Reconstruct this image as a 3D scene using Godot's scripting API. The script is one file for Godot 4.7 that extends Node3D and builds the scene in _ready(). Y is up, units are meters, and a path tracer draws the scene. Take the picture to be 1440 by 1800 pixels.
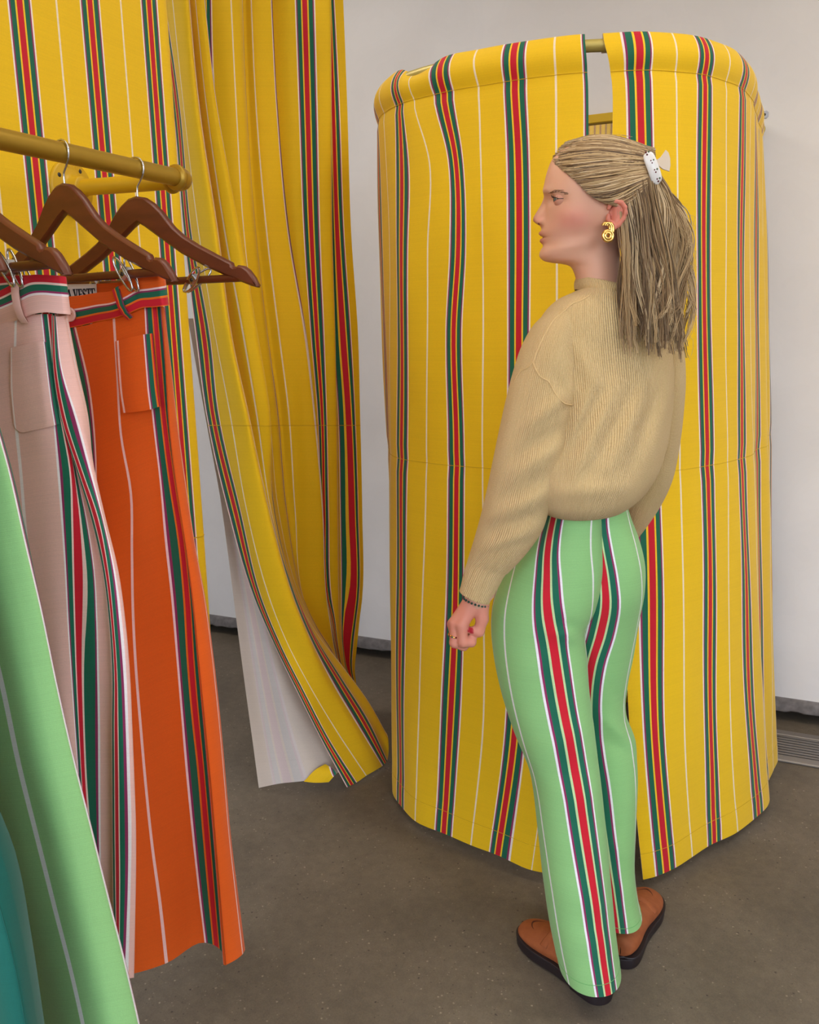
extends Node3D
# A shop corner: a woman in a knit sweater and striped trousers beside a curtained changing booth.

const F := 1500.0
const EYE := Vector3(0, 1.40, 0)
const PERIOD := 0.2
var cam_r: Vector3
var cam_u: Vector3
var cam_f: Vector3
var flat_r: Vector3
var flat_f: Vector3
var org := Vector3.ZERO
var names := {}
var mats := {}
var rng := RandomNumberGenerator.new()

# ---------- pixels to places ----------
func aim():
	var p := deg_to_rad(12.0); var yw := deg_to_rad(24.4); var rl := deg_to_rad(1.0)
	cam_f = Vector3(-sin(yw) * cos(p), -sin(p), -cos(yw) * cos(p))
	var r0 := Vector3(cos(yw), 0, -sin(yw))
	var u0 := r0.cross(cam_f)
	cam_r = r0 * cos(rl) - u0 * sin(rl)
	cam_u = u0 * cos(rl) + r0 * sin(rl)
	flat_r = r0
	flat_f = Vector3(-sin(yw), 0, -cos(yw))
func ray(x: float, y: float) -> Vector3:
	return cam_r * ((x - 720.0) / F) + cam_u * ((900.0 - y) / F) + cam_f
func at_b(x: float, y: float, b: float) -> Vector3:      # at a level distance b ahead of the eye
	var d := ray(x, y); return EYE + d * (b / d.dot(flat_f))
func at_z(x: float, y: float, z: float) -> Vector3:
	var d := ray(x, y); return EYE + d * (z / d.z)
func at_x(x: float, y: float, xx: float) -> Vector3:
	var d := ray(x, y); return EYE + d * (xx / d.x)
func at_y(x: float, y: float, h: float) -> Vector3:
	var d := ray(x, y); return EYE + d * ((h - EYE.y) / d.y)
func px_of(p: Vector3) -> Vector2:
	var v := p - EYE; var z := v.dot(cam_f)
	return Vector2(720.0 + F * v.dot(cam_r) / z, 900.0 - F * v.dot(cam_u) / z)
func abh(a: float, h: float, b: float) -> Vector3:       # right, up, ahead of the eye
	return flat_r * a + flat_f * b + Vector3(0, h, 0)
func v4(p: Vector3, u: float) -> Vector4:
	return Vector4(p.x, p.y, p.z, u)
func v3(p: Vector4) -> Vector3:
	return Vector3(p.x, p.y, p.z)

# ---------- things ----------
func numbered(called: String) -> String:
	if not names.has(called):
		names[called] = 0
		return called
	names[called] += 1
	return "%s_%03d" % [called, names[called]]
func thing(called: String, label: String, category: String, at := Vector3.ZERO, group := "") -> Node3D:
	var o := Node3D.new()
	o.name = numbered(called)
	add_child(o)
	o.position = at
	o.set_meta("label", label)
	o.set_meta("category", category)
	if group != "": o.set_meta("group", group)
	org = at
	return o
func structure(called: String, label := "") -> Node3D:
	var o := Node3D.new()
	o.name = called
	add_child(o)
	o.set_meta("kind", "structure")
	if label != "": o.set_meta("label", label)
	org = Vector3.ZERO
	return o

# ---------- meshes ----------
class Shape:
	var v := PackedVector3Array()
	var n := PackedVector3Array()
	var uv := PackedVector2Array()
	var c := PackedColorArray()
	var idx := PackedInt32Array()
	var tint := Color(1, 1, 1)
	func vert(p: Vector3, nn: Vector3, t := Vector2.ZERO) -> int:
		v.append(p); n.append(nn); uv.append(t); c.append(tint)
		return v.size() - 1
	func face(a: int, b: int, cc: int):
		# winding follows the stored normals, so that fronts run clockwise
		var g := (v[cc] - v[a]).cross(v[b] - v[a])
		if g.dot(n[a] + n[b] + n[cc]) >= 0.0:
			idx.append(a); idx.append(b); idx.append(cc)
		else:
			idx.append(a); idx.append(cc); idx.append(b)
	func flat(p0: Vector3, p1: Vector3, p2: Vector3, out: Vector3):
		var nn := (p2 - p0).cross(p1 - p0).normalized()
		if nn.dot(out) < 0.0: nn = -nn
		face(vert(p0, nn), vert(p1, nn), vert(p2, nn))
	func quad(p0: Vector3, p1: Vector3, p2: Vector3, p3: Vector3, out: Vector3):
		var nn := (p2 - p0).cross(p1 - p0).normalized()
		if nn.length() < 0.5: nn = (p3 - p0).cross(p2 - p0).normalized()
		if nn.dot(out) < 0.0: nn = -nn
		var i := vert(p0, nn, Vector2(0, 0)); vert(p1, nn, Vector2(1, 0)); vert(p2, nn, Vector2(1, 1)); vert(p3, nn, Vector2(0, 1))
		face(i, i + 1, i + 2); face(i, i + 2, i + 3)
	func grid(rows: Array, uvs: Array, closed := false, flip := false):
		var nr := rows.size()
		var nc: int = rows[0].size()
		var base := v.size()
		for r in nr:
			var here: PackedVector3Array = rows[r]
			var up: PackedVector3Array = rows[maxi(r - 1, 0)]
			var dn: PackedVector3Array = rows[mini(r + 1, nr - 1)]
			var t: PackedVector2Array = uvs[r] if uvs.size() else PackedVector2Array()
			for k in nc:
				var l := k - 1; var m := k + 1
				if closed:
					if l < 0: l = nc - 2
					if m > nc - 1: m = 1
				else:
					l = maxi(l, 0); m = mini(m, nc - 1)
				var nn := (dn[k] - up[k]).cross(here[m] - here[l])
				if nn.length_squared() < 1e-20: nn = Vector3.UP
				nn = nn.normalized()
				if flip: nn = -nn
				vert(here[k], nn, t[k] if uvs.size() else Vector2(float(k) / (nc - 1), float(r) / (nr - 1)))
		for r in nr - 1:
			for k in nc - 1:
				var a := base + r * nc + k
				var b := a + nc
				if flip:
					idx.append_array([a, b, a + 1, a + 1, b, b + 1])
				else:
					idx.append_array([a, a + 1, b, a + 1, b + 1, b])
	func tube(path: Array, radii, sides := 10, caps := true, flatten := 1.0, side := Vector3.ZERO):
		var rows := []
		var uvs := []
		var count := path.size()
		var tn: Vector3 = (path[1] - path[0]).normalized()
		var nx := side if side.length() > 0.1 else (Vector3.UP if absf(tn.y) < 0.9 else Vector3.RIGHT)
		nx = (nx - tn * nx.dot(tn)).normalized()
		var run := 0.0
		for i in count:
			var t2: Vector3 = (path[mini(i + 1, count - 1)] - path[maxi(i - 1, 0)]).normalized()
			nx = (nx - t2 * nx.dot(t2)).normalized()
			var ny := t2.cross(nx)
			var rad: float = radii if (radii is float) else radii[i]
			if i > 0: run += path[i].distance_to(path[i - 1])
			var row := PackedVector3Array(); var ur := PackedVector2Array()
			for k in sides + 1:
				var a := TAU * k / sides
				row.append(path[i] + nx * (cos(a) * rad) + ny * (sin(a) * rad * flatten))
				ur.append(Vector2(float(k) / sides, run))
			rows.append(row); uvs.append(ur)
		grid(rows, uvs, true, true)
		if caps:
			for e in [0, count - 1]:
				var d: Vector3 = (path[0] - path[1]).normalized() if e == 0 else (path[count - 1] - path[count - 2]).normalized()
				var m := vert(path[e], d)
				var first := v.size()
				for k in sides + 1: vert(rows[e][k], d)
				for k in sides: face(m, first + k, first + k + 1)
	func lathe(prof: Array, at: Vector3, axis: Vector3, sides := 24):
		# prof: Vector2(radius, along the axis)
		var ax := axis.normalized()
		var s := (Vector3.UP if absf(ax.y) < 0.9 else Vector3.RIGHT)
		s = (s - ax * s.dot(ax)).normalized()
		var q := ax.cross(s)
		var rows := []
		for p in prof:
			var row := PackedVector3Array()
			for k in sides + 1:
				var a := TAU * k / sides
				row.append(at + ax * p.y + (s * cos(a) + q * sin(a)) * maxf(p.x, 0.00001))
			rows.append(row)
		grid(rows, [], true, true)
	func box(lo: Vector3, hi: Vector3, bev := 0.0):
		var m := (lo + hi) / 2
		if bev <= 0.0:
			for ax in 3:
				for s in [-1.0, 1.0]:
					var o := Vector3.ZERO; o[ax] = s
					var b1 := (ax + 1) % 3; var b2 := (ax + 2) % 3
					var ps := []
					for q in [[-1, -1], [1, -1], [1, 1], [-1, 1]]:
						var p := Vector3.ZERO
						p[ax] = hi[ax] if s > 0 else lo[ax]
						p[b1] = hi[b1] if q[0] > 0 else lo[b1]
						p[b2] = hi[b2] if q[1] > 0 else lo[b2]
						ps.append(p)
					quad(ps[0], ps[1], ps[2], ps[3], o)
			return
		for ax in 3:
			var b1 := (ax + 1) % 3; var b2 := (ax + 2) % 3
			for s in [-1.0, 1.0]:
				var o := Vector3.ZERO; o[ax] = s
				var ps := []
				for q in [[-1, -1], [1, -1], [1, 1], [-1, 1]]:
					var p := Vector3.ZERO
					p[ax] = hi[ax] if s > 0 else lo[ax]
					p[b1] = hi[b1] - bev if q[0] > 0 else lo[b1] + bev
					p[b2] = hi[b2] - bev if q[1] > 0 else lo[b2] + bev
					ps.append(p)
				quad(ps[0], ps[1], ps[2], ps[3], o)
			# edges along ax
			for s1 in [-1.0, 1.0]:
				for s2 in [-1.0, 1.0]:
					var out := Vector3.ZERO; out[b1] = s1; out[b2] = s2
					var ps := []
					for q in [[0, -1], [0, 1], [1, 1], [1, -1]]:
						var p := Vector3.ZERO
						p[ax] = hi[ax] - bev if q[1] > 0 else lo[ax] + bev
						var e1: float = hi[b1] if s1 > 0 else lo[b1]
						var e2: float = hi[b2] if s2 > 0 else lo[b2]
						p[b1] = e1 if q[0] == 0 else e1 - s1 * bev
						p[b2] = e2 if q[0] == 1 else e2 - s2 * bev
						ps.append(p)
					quad(ps[0], ps[1], ps[2], ps[3], out)
		for sx in [-1.0, 1.0]:
			for sy in [-1.0, 1.0]:
				for sz in [-1.0, 1.0]:
					var e := Vector3(hi.x if sx > 0 else lo.x, hi.y if sy > 0 else lo.y, hi.z if sz > 0 else lo.z)
					flat(e - Vector3(0, sy, sz) * bev, e - Vector3(sx, 0, sz) * bev, e - Vector3(sx, sy, 0) * bev, Vector3(sx, sy, sz))
	func plate(outline: PackedVector2Array, at: Transform3D, thick: float, bev := 0.0):
		# a flat outline in the x-y plane of "at", thick along its z, with chamfered rims
		var pts := outline
		var area := 0.0
		for i in pts.size():
			var q := pts[(i + 1) % pts.size()]
			area += pts[i].x * q.y - q.x * pts[i].y
		if area < 0.0: pts.reverse()
		var k := pts.size()
		var inner := PackedVector2Array()
		for i in k:
			var d := (pts[(i + 1) % k] - pts[(i + k - 1) % k]).normalized()
			inner.append(pts[i] + Vector2(-d.y, d.x) * bev)
		var tri := Geometry2D.triangulate_polygon(pts)
		for s in [1.0, -1.0]:
			var nn: Vector3 = at.basis.z * s
			var first := v.size()
			for p in inner: vert(at * Vector3(p.x, p.y, s * thick / 2), nn, p)
			for i in range(0, tri.size(), 3): face(first + tri[i], first + tri[i + 1], first + tri[i + 2])
		var rings := [[inner, thick / 2], [pts, thick / 2 - bev], [pts, -thick / 2 + bev], [inner, -thick / 2]]
		var rows := []
		for rg in rings:
			var row := PackedVector3Array()
			for i in k + 1: row.append(at * Vector3(rg[0][i % k].x, rg[0][i % k].y, rg[1]))
			rows.append(row)
		grid(rows, [], true, false)
	func mesh() -> ArrayMesh:
		var arr := []
		arr.resize(Mesh.ARRAY_MAX)
		arr[Mesh.ARRAY_VERTEX] = v; arr[Mesh.ARRAY_NORMAL] = n; arr[Mesh.ARRAY_TEX_UV] = uv; arr[Mesh.ARRAY_COLOR] = c; arr[Mesh.ARRAY_INDEX] = idx
		var m := ArrayMesh.new()
		m.add_surface_from_arrays(Mesh.PRIMITIVE_TRIANGLES, arr)
		return m

func put(called: String, s: Shape, m: Material, parent: Node, label := "") -> MeshInstance3D:
	var o := MeshInstance3D.new()
	o.name = called
	if org != Vector3.ZERO:
		for i in s.v.size(): s.v[i] -= org
	o.mesh = s.mesh()
	o.material_override = m
	o.cast_shadow = GeometryInstance3D.SHADOW_CASTING_SETTING_ON
	if label != "": o.set_meta("label", label)
	parent.add_child(o, true)
	return o
func block(called: String, lo: Vector3, hi: Vector3, m: Material, parent: Node, bev := 0.0) -> MeshInstance3D:
	var s := Shape.new()
	s.box(lo, hi, bev)
	return put(called, s, m, parent)

# ---------- cloth: a net of points (x, y, z and the place across the weave) drawn smooth ----------
func spline(line: Array, steps: int, closed: bool) -> Array:
	var k := line.size()
	var out := []
	var segs := k if closed else k - 1
	var h := []
	var tn := []
	for i in segs:
		h.append(maxf(v3(line[(i + 1) % k]).distance_to(v3(line[i])), 0.0005))
	for i in k:
		if not closed and i == 0: tn.append((line[1] - line[0]) / h[0])
		elif not closed and i == k - 1: tn.append((line[k - 1] - line[k - 2]) / h[k - 2])
		else:
			var h0: float = h[(i + segs - 1) % segs] if closed else h[i - 1]
			var h1: float = h[i % segs]
			var d0: Vector4 = (line[i] - line[(i + k - 1) % k]) / h0
			var d1: Vector4 = (line[(i + 1) % k] - line[i]) / h1
			if closed and i == 0: d0.w = d1.w        # the weave's coordinate jumps at the join
			if closed and i == k - 1: d1.w = d0.w
			tn.append((d0 * h1 + d1 * h0) / (h0 + h1))
	for i in segs:
		var a: Vector4 = line[i]
		var b: Vector4 = line[(i + 1) % k]
		if closed and i == segs - 1: b.w = a.w + tn[i].w * h[i]
		for s in steps:
			var t := float(s) / steps
			var t2 := t * t; var t3 := t2 * t
			out.append(a * (2 * t3 - 3 * t2 + 1) + tn[i] * (h[i] * (t3 - 2 * t2 + t)) + b * (3 * t2 - 2 * t3) + tn[(i + 1) % k] * (h[i] * (t3 - t2)))
	if closed:
		var e: Vector4 = line[0]
		e.w = line[k - 1].w + tn[k - 1].w * h[segs - 1]
		out.append(e)
	else: out.append(line[k - 1])
	return out
func weave(net: Array, sr: int, sc: int, closed := false) -> Array:
	var wide := []
	for r in net: wide.append(spline(r, sc, closed))
	var nc: int = wide[0].size()
	var cols := []
	for k in nc:
		var line := []
		for r in wide: line.append(r[k])
		cols.append(spline(line, sr, false))
	var nr: int = cols[0].size()
	var rows := []
	for r in nr:
		var row := []
		for k in nc: row.append(cols[k][r])
		rows.append(row)
	return rows
func cloth_shape(fine: Array, closed := false, flip := false, shift := 0.0) -> Shape:
	var rows := []; var uvs := []
	var run := 0.0
	var nc: int = fine[0].size()
	for r in fine.size():
		var row := PackedVector3Array(); var t := PackedVector2Array()
		if r > 0: run += v3(fine[r][nc / 2]).distance_to(v3(fine[r - 1][nc / 2]))
		for p in fine[r]:
			row.append(v3(p)); t.append(Vector2(p.w, run / PERIOD))
		rows.append(row); uvs.append(t)
	var s := Shape.new()
	s.grid(rows, uvs, closed, flip)
	if shift != 0.0:
		for i in s.v.size(): s.v[i] += s.n[i] * shift
	return s
func cloth(called: String, net: Array, sr: int, sc: int, m: Material, parent: Node, closed := false, flip := false, back: Material = null) -> Array:
	var fine := weave(net, sr, sc, closed)
	put(called, cloth_shape(fine, closed, flip), m, parent)
	if back:
		var s := cloth_shape(fine, closed, flip, -0.0018)
		for i in s.n.size(): s.n[i] = -s.n[i]
		for i in range(0, s.idx.size(), 3):
			var q := s.idx[i + 1]; s.idx[i + 1] = s.idx[i + 2]; s.idx[i + 2] = q
		put("reverse_side", s, back, parent)
	return fine
func lerp_row(fine: Array, t: float) -> Array:
	var f := clampf(t, 0, 1) * (fine.size() - 1)
	var i := mini(int(f), fine.size() - 2)
	var out := []
	for k in fine[i].size(): out.append(v3(fine[i][k].lerp(fine[i + 1][k], f - i)))
	return out
func stitch(called: String, path: Array, rad: float, m: Material, parent: Node, push := Vector3.ZERO):
	var s := Shape.new()
	var pp := []
	for p in path: pp.append(p + push)
	s.tube(pp, rad, 5, true)
	put(called, s, m, parent)

# ---------- materials ----------
func plain(key: String, col: Color, rough := 0.8, metal := 0.0) -> StandardMaterial3D:
	if mats.has(key): return mats[key]
	var m := StandardMaterial3D.new()
	m.albedo_color = col
	m.roughness = rough
	m.metallic = metal
	mats[key] = m
	return m
func rgb(r: float, g: float, b: float) -> Color:
	return Color(r / 255.0, g / 255.0, b / 255.0)
func stripe_texture(base: Color, line: Color, pale: Color, wash := 0.0, striped := true) -> ImageTexture:
	# one repeat of the printed stripe: a broad band about u = 0, a thin pale line at u = 0.5
	var w := 1024; var h := 256
	var edges := [0.065, 0.06, 0.185, 0.07, 0.24, 0.07, 0.185, 0.06, 0.065]
	var plum := rgb(148, 44, 92); var fir := rgb(22, 104, 78); var red := rgb(206, 22, 44)
	var cols := [pale, plum, fir, line, red, line, fir, plum, pale]
	var strip := []
	for x in w:
		var u := (x + 0.5) / w
		var d := u if u < 0.5 else u - 1.0
		var c := base
		if striped:
			if absf(d) < 0.157:
				var f := (d + 0.157) / 0.314
				for i in 9:
					f -= edges[i]
					if f <= 0.0:
						c = cols[i]; break
			elif absf(u - 0.5) < 0.0125: c = pale.lerp(base, 0.12)
		strip.append(c.lerp(rgb(226, 212, 204), wash))
	var data := PackedByteArray()
	data.resize(w * h * 3)
	var g := RandomNumberGenerator.new()
	g.seed = 7
	var i := 0
	for y in h:
		var lane := 1.0 + 0.012 * sin(y * 2.2) + g.randf_range(-0.012, 0.012)
		for x in w:
			var k := lane * (1.0 + g.randf_range(-0.035, 0.035) + 0.02 * (((x >> 1) + y) & 1))
			var c: Color = strip[x]
			data[i] = clampi(int(c.r * 255.0 * k), 0, 255); data[i + 1] = clampi(int(c.g * 255.0 * k), 0, 255); data[i + 2] = clampi(int(c.b * 255.0 * k), 0, 255)
			i += 3
	var im := Image.create_from_data(w, h, false, Image.FORMAT_RGB8, data)
	im.generate_mipmaps()
	return ImageTexture.create_from_image(im)
func fabric(key: String, base: Color, line: Color, pale: Color, wash := 0.0, striped := true) -> StandardMaterial3D:
	if mats.has(key): return mats[key]
	var m := StandardMaterial3D.new()
	m.albedo_texture = stripe_texture(base, line, pale, wash, striped)
	m.roughness = 0.72
	m.metallic_specular = 0.4
	m.rim_enabled = true; m.rim = 0.25; m.rim_tint = 0.4
	m.cull_mode = BaseMaterial3D.CULL_DISABLED
	mats[key] = m
	return m
func noise_texture(size: int, freq: float, lo: Color, hi: Color, octaves := 4, seed_ := 1) -> NoiseTexture2D:
	var f := FastNoiseLite.new()
	f.seed = seed_; f.frequency = freq; f.fractal_octaves = octaves
	f.noise_type = FastNoiseLite.TYPE_SIMPLEX_SMOOTH
	var t := NoiseTexture2D.new()
	t.width = size; t.height = size; t.seamless = true; t.noise = f
	var g := Gradient.new()
	g.set_color(0, lo); g.set_color(1, hi)
	t.color_ramp = g
	return t

# ---------- the place ----------
func _ready():
	aim()
	rng.seed = 11
	var cam := Camera3D.new()
	cam.name = "camera"
	cam.transform = Transform3D(Basis(cam_r, cam_u, -cam_f), EYE)
	cam.fov = rad_to_deg(2.0 * atan(900.0 / F))
	cam.near = 0.02; cam.far = 60.0
	add_child(cam)
	cam.current = true
	var env := Environment.new()
	var sm := ProceduralSkyMaterial.new()
	sm.sky_top_color = rgb(214, 228, 250); sm.sky_horizon_color = rgb(238, 243, 250)
	sm.ground_bottom_color = rgb(150, 148, 146); sm.ground_horizon_color = rgb(190, 188, 186)
	sm.sky_energy_multiplier = 2.2; sm.ground_energy_multiplier = 0.8
	sm.sun_angle_max = 0.0
	var sky := Sky.new()
	sky.sky_material = sm
	env.background_mode = Environment.BG_SKY
	env.sky = sky
	env.tonemap_mode = Environment.TONE_MAPPER_LINEAR
	env.tonemap_exposure = 1.0
	env.sdfgi_enabled = true; env.ssao_enabled = true; env.ssil_enabled = true
	var we := WorldEnvironment.new()
	we.name = "world"
	we.environment = env
	add_child(we)
	make_materials()
	build_room()
	build_lamps()
	build_booth()
	build_partition()
	build_drape()
	build_rack()
	build_trousers()
	build_person()

func make_materials():
	var pale := rgb(250, 232, 224)
	fabric("yellow", rgb(244, 197, 16), rgb(249, 205, 42), pale)
	fabric("orange", rgb(228, 92, 8), rgb(238, 116, 20), rgb(250, 214, 214))
	fabric("pink", rgb(240, 190, 178), rgb(246, 208, 196), rgb(250, 238, 238))
	fabric("green", rgb(144, 196, 124), rgb(194, 218, 158), rgb(244, 236, 240))
	fabric("teal", rgb(6, 92, 80), rgb(6, 92, 80), pale, 0.0, false)
	fabric("reverse", rgb(244, 197, 16), rgb(249, 205, 42), pale, 0.955)
	fabric("reverse_orange", rgb(228, 92, 8), rgb(238, 116, 20), pale, 0.55)
	var wall := plain("wall", rgb(226, 222, 222), 0.9)
	wall.albedo_color = Color.WHITE
	wall.albedo_texture = noise_texture(512, 0.006, rgb(232, 229, 227), rgb(240, 237, 235), 4, 3)
	wall.uv1_triplanar = true; wall.uv1_world_triplanar = true; wall.uv1_scale = Vector3.ONE * 0.6
	var con := plain("concrete", Color.WHITE, 0.85)
	con.albedo_texture = noise_texture(512, 0.02, rgb(104, 98, 96), rgb(146, 140, 137), 5, 5)
	con.uv1_triplanar = true; con.uv1_world_triplanar = true; con.uv1_scale = Vector3.ONE * 2.2
	plain("gap", rgb(48, 43, 42), 0.9)
	plain("ceiling", rgb(232, 230, 228), 0.9)
	var fl := plain("floor", Color.WHITE, 0.62)
	fl.albedo_texture = floor_texture()
	fl.uv1_triplanar = true; fl.uv1_world_triplanar = true; fl.uv1_scale = Vector3.ONE * 0.5
	fl.metallic_specular = 0.35
	var gold := plain("gold_paint", rgb(176, 138, 40), 0.36, 0.45)
	gold.metallic_specular = 0.5
	var yp := plain("yellow_paint", rgb(208, 162, 16), 0.45)
	yp.metallic_specular = 0.5
	plain("frame_yellow", rgb(214, 172, 8), 0.5)
	plain("brass_rod", rgb(198, 178, 96), 0.4, 0.3)
	plain("steel", rgb(205, 205, 208), 0.22, 1.0)
	plain("dull_steel", rgb(165, 165, 170), 0.45, 0.8)
	plain("grille_metal", rgb(150, 143, 136), 0.45, 0.6)
	plain("screw", rgb(70, 66, 60), 0.4, 0.8)
	plain("mirror", rgb(225, 225, 222), 0.02, 1.0)
	var wood := plain("hanger_wood", Color.WHITE, 0.38)
	wood.albedo_texture = noise_texture(256, 0.012, rgb(92, 42, 20), rgb(112, 54, 28), 3, 9)
	wood.uv1_triplanar = true; wood.uv1_scale = Vector3(4, 14, 4)
	wood.metallic_specular = 0.5
	plain("thread", rgb(214, 168, 20), 0.9)
	plain("orange_thread", rgb(190, 72, 6), 0.9)
	plain("pink_thread", rgb(206, 152, 142), 0.9)
	plain("green_thread", rgb(112, 180, 104), 0.9)
	plain("teal_thread", rgb(6, 84, 72), 0.9)
	plain("button", rgb(238, 190, 180), 0.3)
	plain("label_cloth", rgb(236, 232, 226), 0.9)
	plain("ink", rgb(20, 22, 40), 0.8)

func floor_texture() -> ImageTexture:
	var w := 1024
	var f := FastNoiseLite.new()
	f.seed = 4; f.frequency = 0.006; f.fractal_octaves = 5
	var im0 := f.get_seamless_image(w, w)
	f.frequency = 0.05; f.seed = 8
	var im1 := f.get_seamless_image(w, w)
	var a := im0.get_data(); var b := im1.get_data()
	var data := PackedByteArray()
	data.resize(w * w * 3)
	var g := RandomNumberGenerator.new()
	g.seed = 3
	for i in w * w:
		var k := 0.86 + 0.16 * a[i] / 255.0 + 0.10 * b[i] / 255.0 + g.randf_range(-0.05, 0.05)
		data[i * 3] = clampi(int(114 * k), 0, 255); data[i * 3 + 1] = clampi(int(104 * k), 0, 255); data[i * 3 + 2] = clampi(int(90 * k), 0, 255)
	# chips of pale and dark stone in the ground concrete, gathered in patches
	for s in 9000:
		var x := g.randi_range(1, w - 3); var y := g.randi_range(1, w - 3)
		if a[y * w + x] / 255.0 < g.randf_range(0.2, 0.75): continue
		var pale := g.randf() < 0.62
		var c := [184, 172, 150] if pale else [58, 52, 47]
		var big := g.randf() < 0.22
		for q in ([[0, 0], [1, 0], [0, 1], [1, 1]] if big else [[0, 0]]):
			var j: int = ((y + q[1]) * w + x + q[0]) * 3
			var t := g.randf_range(0.3, 0.85)
			for k in 3: data[j + k] = int(lerpf(data[j + k], c[k], t))
	var im := Image.create_from_data(w, w, false, Image.FORMAT_RGB8, data)
	im.generate_mipmaps()
	return ImageTexture.create_from_image(im)

const LAMP := 0.95
const WZ := -3.143
const LX := -3.6
const RX := 2.3
const FZ := 2.9
const CH := 3.3
func build_room():
	var fl := structure("floor", "grey ground concrete floor with pale and dark specks")
	# the slab is cut by the trench of the air grille
	block("slab", Vector3(LX - 0.2, -0.15, -2.86), Vector3(RX + 0.2, 0, FZ + 0.2), mats.floor, fl)
	block("slab", Vector3(LX - 0.2, -0.15, WZ - 0.25), Vector3(RX + 0.2, 0, -3.016), mats.floor, fl)
	block("slab", Vector3(LX - 0.2, -0.15, -3.016), Vector3(-0.12, 0, -2.86), mats.floor, fl)
	block("slab", Vector3(1.95, -0.15, -3.016), Vector3(RX + 0.2, 0, -2.86), mats.floor, fl)
	block("trench_bed", Vector3(-0.12, -0.17, -3.016), Vector3(1.95, -0.13, -2.86), mats.concrete, fl)
	var wb := structure("wall_back", "white painted wall behind the changing booth")
	block("plaster", Vector3(LX - 0.2, 0.092, WZ - 0.2), Vector3(RX + 0.2, CH, WZ), mats.wall, wb)
	var bb := structure("baseboard_back", "rough grey concrete strip along the foot of the white wall")
	var s := Shape.new()
	# the strip's lower rim is ragged: a row of short pieces of uneven depth
	var x := LX - 0.1
	var g := RandomNumberGenerator.new(); g.seed = 5
	var rows := []
	var prof := [Vector2(0.0, 0.092), Vector2(0.006, 0.088), Vector2(0.007, 0.062), Vector2(0.006, 0.045), Vector2(0.002, 0.039), Vector2(-0.2, 0.039)]
	for q in prof: rows.append(PackedVector3Array())
	while x < RX + 0.1:
		var dy := g.randf_range(-0.0045, 0.0045); var dz := g.randf_range(-0.0015, 0.0015)
		for i in prof.size(): rows[i].append(Vector3(x, prof[i].y + (dy if i >= 3 else 0.0), WZ + prof[i].x + (dz if i in [2, 3] else 0.0)))
		x += 0.022
	s.grid(rows, [], false, false)
	put("concrete_strip", s, mats.concrete, bb)
	block("recess_back", Vector3(LX - 0.2, 0.0, WZ - 0.24), Vector3(RX + 0.2, 0.1, WZ - 0.2), mats.concrete, bb)
	var wl := structure("wall_left", "white wall beyond the partition")
	block("plaster", Vector3(LX - 0.2, 0, WZ), Vector3(LX, CH, FZ), mats.wall, wl)
	# street side and right side: shop windows
	var wr := structure("wall_right", "white wall with a wide shop window")
	block("plaster", Vector3(RX, 0, WZ), Vector3(RX + 0.2, CH, 0.0), mats.wall, wr)
	block("plaster", Vector3(RX, 0, 2.2), Vector3(RX + 0.2, CH, FZ), mats.wall, wr)
	block("plaster", Vector3(RX, 0, 0.0), Vector3(RX + 0.2, 0.9, 2.2), mats.wall, wr)
	block("plaster", Vector3(RX, 2.95, 0.0), Vector3(RX + 0.2, CH, 2.2), mats.wall, wr)
	var w1 := structure("window_1", "wide shop window with slim dark bars")
	for z in [0.0, 1.07, 2.15]: block("window_frame", Vector3(RX + 0.06, 0.9, z), Vector3(RX + 0.12, 2.95, z + 0.05), mats.gap, w1)
	var wf := structure("wall_front", "white wall with a shop front window on the street")
	block("plaster", Vector3(LX - 0.2, 0, FZ), Vector3(-2.4, CH, FZ + 0.2), mats.wall, wf)
	block("plaster", Vector3(1.9, 0, FZ), Vector3(RX + 0.2, CH, FZ + 0.2), mats.wall, wf)
	block("plaster", Vector3(-2.4, 0, FZ), Vector3(1.9, 0.4, FZ + 0.2), mats.wall, wf)
	block("plaster", Vector3(-2.4, 2.95, FZ), Vector3(1.9, CH, FZ + 0.2), mats.wall, wf)
	var w2 := structure("window_2", "shop front window with slim dark bars")
	for wx in [-2.4, -0.98, 0.43, 1.85]: block("window_frame", Vector3(wx, 0.4, FZ + 0.06), Vector3(wx + 0.05, 2.95, FZ + 0.12), mats.gap, w2)
	var ce := structure("ceiling", "white ceiling")
	block("slab", Vector3(LX - 0.2, CH, WZ - 0.2), Vector3(RX + 0.2, CH + 0.15, FZ + 0.2), mats.ceiling, ce)
	# floor grille along the back wall
	var gr := thing("floor_grille", "long slotted metal air grille set in the floor by the white wall", "floor grille", Vector3(0.85, 0.0, -2.93))
	var x0 := -0.12; var x1 := 1.95
	block("back_rim", Vector3(x0, 0.0, -3.052), Vector3(x1, 0.008, -3.016), mats.grille_metal, gr, 0.002)
	block("front_rim", Vector3(x0, 0.0, -2.86), Vector3(x1, 0.009, -2.82), mats.grille_metal, gr, 0.003)
	for k in 8:
		var z := -3.004 + k * 0.0189
		block("bar", Vector3(x0, -0.02, z - 0.0046), Vector3(x1, 0.008, z + 0.0046), mats.grille_metal, gr)
	# a small steel hanging plate screwed to the wall
	var br := thing("wall_bracket", "small steel plate with one screw fixed to the white wall beside the booth", "bracket", Vector3(-0.155, 2.055, WZ))
	s = Shape.new()
	var ol := PackedVector2Array([Vector2(-0.06, -0.011), Vector2(0.008, -0.011), Vector2(0.013, -0.006), Vector2(0.013, 0.006), Vector2(0.008, 0.011), Vector2(-0.06, 0.011)])
	s.plate(ol, Transform3D(Basis.IDENTITY, Vector3(-0.157, 2.055, WZ + 0.002)), 0.003, 0.0007)
	put("plate", s, mats.dull_steel, br)
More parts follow.
